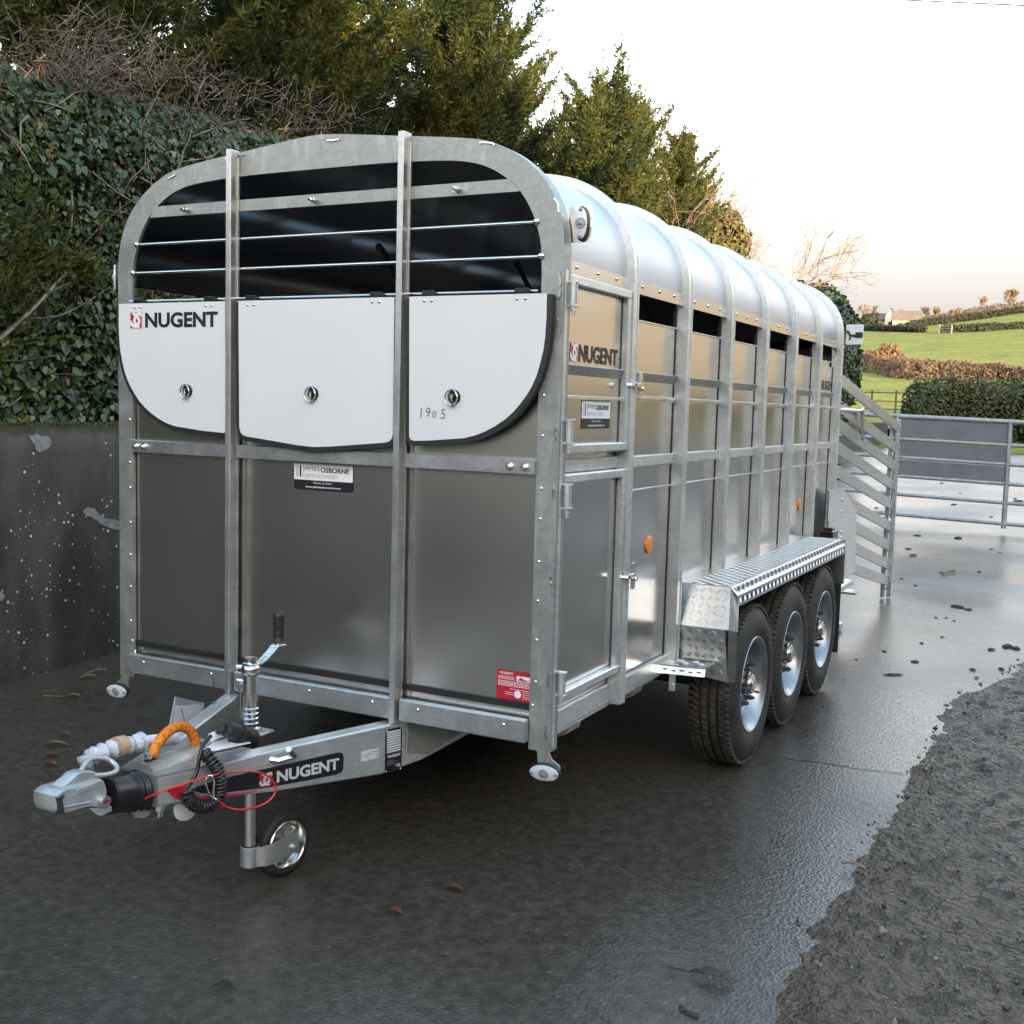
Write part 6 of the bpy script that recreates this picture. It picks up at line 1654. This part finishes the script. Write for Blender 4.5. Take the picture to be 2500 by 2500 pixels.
# ---- unseen shed added behind the camera to tone the front panel reflections
CLAD = mat('shed_cladding', (.31, .27, .225), (.38, .335, .28), scale=1.2, rough=.75, stretch=(1, 1, .2)); ROOFM = mat('shed_roof', (.10, .10, .095), (.14, .135, .12), scale=.8, rough=.8); CONC = mat('shed_block', (.12, .115, .11), (.16, .155, .15), scale=2, rough=.9)
sh = thing('reflection_shed', 'unseen long brown clad shed with grey roof, added to tone the front panel reflections', 'shed', (-2, -15, -.42))
SY, sx0, sx1 = -17.0, -18.0, 11.0
m = MB(); m.box(sx0, sx1, SY-12, SY, -.6, 1.5, b=.02); m.build('block_wall', [CONC], sh)
k = 0
for x in np.arange(sx0, sx1-.01, 1.0):
    m = MB(); m.box(x+.004, x+.996, SY-.06, SY+.02+.012*(k % 2), 1.502, 3.9, b=.006); m.build('cladding_sheet', [CLAD], sh); k += 1
m = MB(); m.prism([(SY-12.4, 3.7), (SY-6, 5.5), (SY+.5, 3.8), (SY+.5, 4.0), (SY-6, 5.7), (SY-12.4, 3.9)], lambda a, b, d: (d, a, b), sx0-.4, sx1+.4); m.build('roof', [ROOFM], sh)
m = MB(); m.box(-3, 2, SY+.04, SY+.10, -.38, 3.6, b=.02); m.build('sliding_door', [CLAD], sh)

# ---- unseen barn added on the right, sized to shade trailer, hedge and lower trees
bn = thing('shade_barn', 'unseen tall grey barn right of the yard, added to shade the trailer', 'barn', (22, -16, -.4))
bx0, bx1, by0, by1, be, br = 14.0, 30.0, -16.0, 17.0, 7.5, 10.0
m = MB(); m.prism([(bx0, -.8), (bx1, -.8), (bx1, be), ((bx0+bx1)/2, br-.15), (bx0, be)], lambda a, b, d: (a, d, b), by0, by1); m.build('walls', [CONC], bn)
m = MB(); m.prism([(bx0-.5, be-.2), ((bx0+bx1)/2, br), (bx1+.5, be-.2), (bx1+.5, be), ((bx0+bx1)/2, br+.2), (bx0-.5, be)], lambda a, b, d: (a, d, b), by0-.4, by1+.4); m.build('roof', [ROOFM], bn)
for i, y in enumerate(np.arange(by0+.3, by1-2, 3.0)):
    m = MB(); m.box(bx0-.06, bx0-.004, y, y+2.9, 2.4, be-.25, b=.02); m.build('cladding_sheet', [CLAD], bn)
m = MB(); m.box(bx0-.12, bx0-.064, 4.0, 8.5, -.1, 4.6, b=.03); m.build('sliding_door', [mat('red_oxide_door', (.20, .03, .02), (.26, .05, .03), scale=1.5, rough=.7)], bn)

gs = thing('shade_barn_tall', 'unseen taller grey barn section, added to raise the shade on the left conifers', 'barn', (22, -35, -.4))  # unseen taller section added so its shadow climbs the left-hand conifers
m = MB(); m.prism([(14.4, -.8), (29.6, -.8), (29.6, 9.5), (22, 12.3), (14.4, 9.5)], lambda a, b, d: (a, d, b), -56, -17.0); m.build('walls', [CONC], gs)
m = MB(); m.prism([(13.8, 9.2), (22, 12.4), (30.2, 9.2), (30.2, 9.4), (22, 12.6), (13.8, 9.4)], lambda a, b, d: (a, d, b), -56.4, -16.9); m.build('roof', [ROOFM], gs)
# ================================================================== small things on the ground
LEAFG = mat('fallen_leaf_green', (.11, .15, .035), (.16, .17, .06), scale=40, rough=.5); LEAFB = mat('fallen_leaf_brown', (.11, .04, .018), (.16, .065, .03), scale=40, rough=.5); CLOD = mat('mud_clod', (.018, .015, .012), (.035, .03, .024), scale=30, rough=.6, bump=.5, bscale=80)
STRAW = mat('dry_stalk', (.16, .12, .075), (.24, .19, .12), scale=30, rough=.8)
def fallen_leaf(px, py, L_, w, ang, material, label, stem=0, lobes=False):
    c = on_ground(px, py); z0 = ground_z(c[0], c[1])+.006
    t = np.linspace(0, 1, 9); prof = np.sin(t*math.pi)**.8*w/2*(1+(.35*np.sin(t*19) if lobes else 0)); ca, sa = math.cos(ang), math.sin(ang)
    m = MB(); top = []; 
    for sgn in (1, -1):
        for i in range(9):
            a = (t[i]-.5)*L_; b = sgn*prof[i]; top.append((c[0]+a*ca-b*sa, c[1]+a*sa+b*ca, z0+.012*math.sin(t[i]*3)+.006*abs(sgn*prof[i])/(w/2)+.002))
    n = 9; fs = [(i, i+1, n+i+1, n+i) for i in range(8)]; bot = [(x, y, z-.0012) for x, y, z in top]
    m.add(top, fs); m.add(bot, fs)
    if stem: m.tube([(c[0]-L_/2*ca, c[1]-L_/2*sa, z0+.004), (c[0]-(L_/2+stem)*ca, c[1]-(L_/2+stem)*sa, z0+.006)], .0025, 5)
    o = m.build('fallen_leaf', [material], None, recalc=False, smooth=60); tag(o, label, 'leaf'); return o
fallen_leaf(178, 1705, .10, .035, .5, LEAFG, 'green lobed leaf with a long stalk on the tarmac near the wall', stem=.11, lobes=True)
fallen_leaf(135, 1822, .13, .036, .45, LEAFG, 'narrow green leaf lying beside the brown leaves near the coupling')
fallen_leaf(125, 1850, .09, .04, .7, LEAFB, 'curled reddish brown leaf next to the narrow green leaf', lobes=True)
fallen_leaf(120, 1870, .09, .035, .2, LEAFB, 'dull brown leaf lowest beside the narrow green leaf')
fallen_leaf(157, 1800, .07, .03, .4, LEAFB, 'small crumpled brown leaf between the green leaves', lobes=True)
fallen_leaf(1106, 2177, .07, .03, .3, LEAFB, 'dark red leaf flat on the tarmac in front of the trailer')
fallen_leaf(961, 2234, .07, .03, .2, LEAFB, 'dark red leaf on the tarmac nearer the jockey wheel')
fallen_leaf(1740, 2392, .16, .05, .1, CLOD, 'wet black leaf with pale stalk beside the mud edge', stem=.06, lobes=True)
fallen_leaf(545, 2420, .08, .03, .3, CLOD, 'dark wet leaf on the tarmac before the jockey wheel')
def clod(px, py, s, seed, label=None, grp='dark lumps of mud scattered on the wet yard'):
    rs = random.Random(seed); c = on_ground(px, py); m = MB(); n = 9; vs = []; k = [rs.uniform(.5, 1.2) for _ in range(n)]; el = rs.uniform(1.0, 2.4); a0 = rs.uniform(0, 3)
    for (h, q) in ((-.1, 1.0), (.22, .8), (.38, .35)):
        for i in range(n):
            t = 2*math.pi*i/n; x, y = math.cos(t)*k[i]*q*el, math.sin(t)*k[i]*q
            vs.append((c[0]+s*(x*math.cos(a0)-y*math.sin(a0)), c[1]+s*(x*math.sin(a0)+y*math.cos(a0)), ground_z(c[0], c[1])+s*h*rs.uniform(.7, 1.2)))
    m.add(vs, [(j*n+i, j*n+(i+1) % n, (j+1)*n+(i+1) % n, (j+1)*n+i) for j in range(2) for i in range(n)]+[tuple(range(2*n, 3*n))])
    o = m.build('mud_clod', [CLOD], None, recalc=False); tag(o, label or 'dark lump of mud lying loose on the wet yard', 'mud clod', grp)
rs = random.Random(5)
for i, (px, py, s) in enumerate(((2340, 1482, .04), (2365, 1488, .03), (2235, 1430, .028), (2158, 1437, .034), (2200, 1413, .022), (2070, 1443, .02), (2228, 1355, .03), (2240, 1308, .04), (2340, 1314, .05), (2218, 1340, .028), (2330, 1232, .04), (2486, 1224, .055), (2478, 1218, .04), (2345, 1205, .03), (2235, 1615, .022), (2180, 1648, .026), (2250, 1570, .016), (2375, 1634, .018), (2445, 1633, .022), (2460, 1578, .04), (2480, 1582, .03), (2310, 1508, .012), (2330, 1515, .012), (2300, 1555, .012), (2160, 1590, .014), (2420, 1585, .025), (2390, 1395, .02), (2180, 1375, .014), (2180, 1420, .016), (2285, 1507, .012), (2300, 1398, .02), (2420, 1342, .035), (2440, 1350, .02), (2165, 1297, .04), (2140, 1240, .03), (2175, 1180, .03), (2120, 1190, .03), (2420, 1262, .03), (2380, 1150, .03), (2300, 1180, .03), (1690, 2475, .014), (1665, 2460, .012), (2385, 1655, .016), (2060, 1660, .010), (2010, 1725, .010), (2090, 1610, .010))): clod(px, py, s, i)
def stalk(px0, py0, px1, py1, r, label, bend=.01):
    a, b = on_ground(px0, py0), on_ground(px1, py1); up = np.array((0, 0, .014)); mid = (a+b)/2+np.array((0, 0, bend)); m = MB(); m.tube(spline([a+up, mid+up, b+up], 3), r, 5); o = m.build('dry_stalk', [STRAW], None, smooth=60); tag(o, label, 'stalk', 'dry stalks on the ground')
for (a, b, c, d, r, s) in ((2228, 1880, 2285, 1876, .005, 'dry stalk lying across the mud beside the tarmac'), (2055, 2115, 2110, 2127, .005, 'dry stalk lying across the mud beside the tarmac'), (2325, 1848, 2345, 1862, .006, 'dry stalk lying across the mud beside the tarmac'), (2300, 1405, 2332, 1396, .012, 'pale twig lying on the wet yard before the gate'), (205, 1652, 260, 1640, .004, 'dry grass stalk at the foot of the wall'), (195, 1660, 235, 1655, .004, 'dry grass stalk at the foot of the wall'), (230, 1645, 250, 1632, .003, 'dry grass stalk at the foot of the wall')): stalk(a, b, c, d, r, s)
# stones in the churned mud
N = 1600; P = np.zeros((N, 3)); rng = np.random.default_rng(91)
for i in range(N):
    y = rng.uniform(-1.2, 6.5); x = mud_edge(y)+.03+rng.random()**1.6*2.4; P[i] = (x, y, ground_z(x, y)+.03)
STONE = mat('mud_grit', (.06, .055, .048), (.16, .15, .135), scale=9, rough=.45, island=.6)
d = rand_dirs(N); a = unit(np.cross(d, (0, 0, 1.))); b = np.cross(a, d); s = (rng.random(N)**3*.014+.003)[:, None]
V = np.zeros((N, 6, 3)); 
for k, v in enumerate((a, -a, b, -b, d, -d)): V[:, k] = P+v*s*rng.uniform(.4, 1.3, (N, 1))
F = np.array([(0, 2, 4), (2, 1, 4), (1, 3, 4), (3, 0, 4), (2, 0, 5), (1, 2, 5), (3, 1, 5), (0, 3, 5)]); FF = (np.arange(N)[:, None, None]*6+F[None]).reshape(-1, 3)
o = quads('grit', V.reshape(-1, 3), FF, STONE); tag(o, 'small stones and grit pressed into the churned mud', 'grit', kind='stuff')
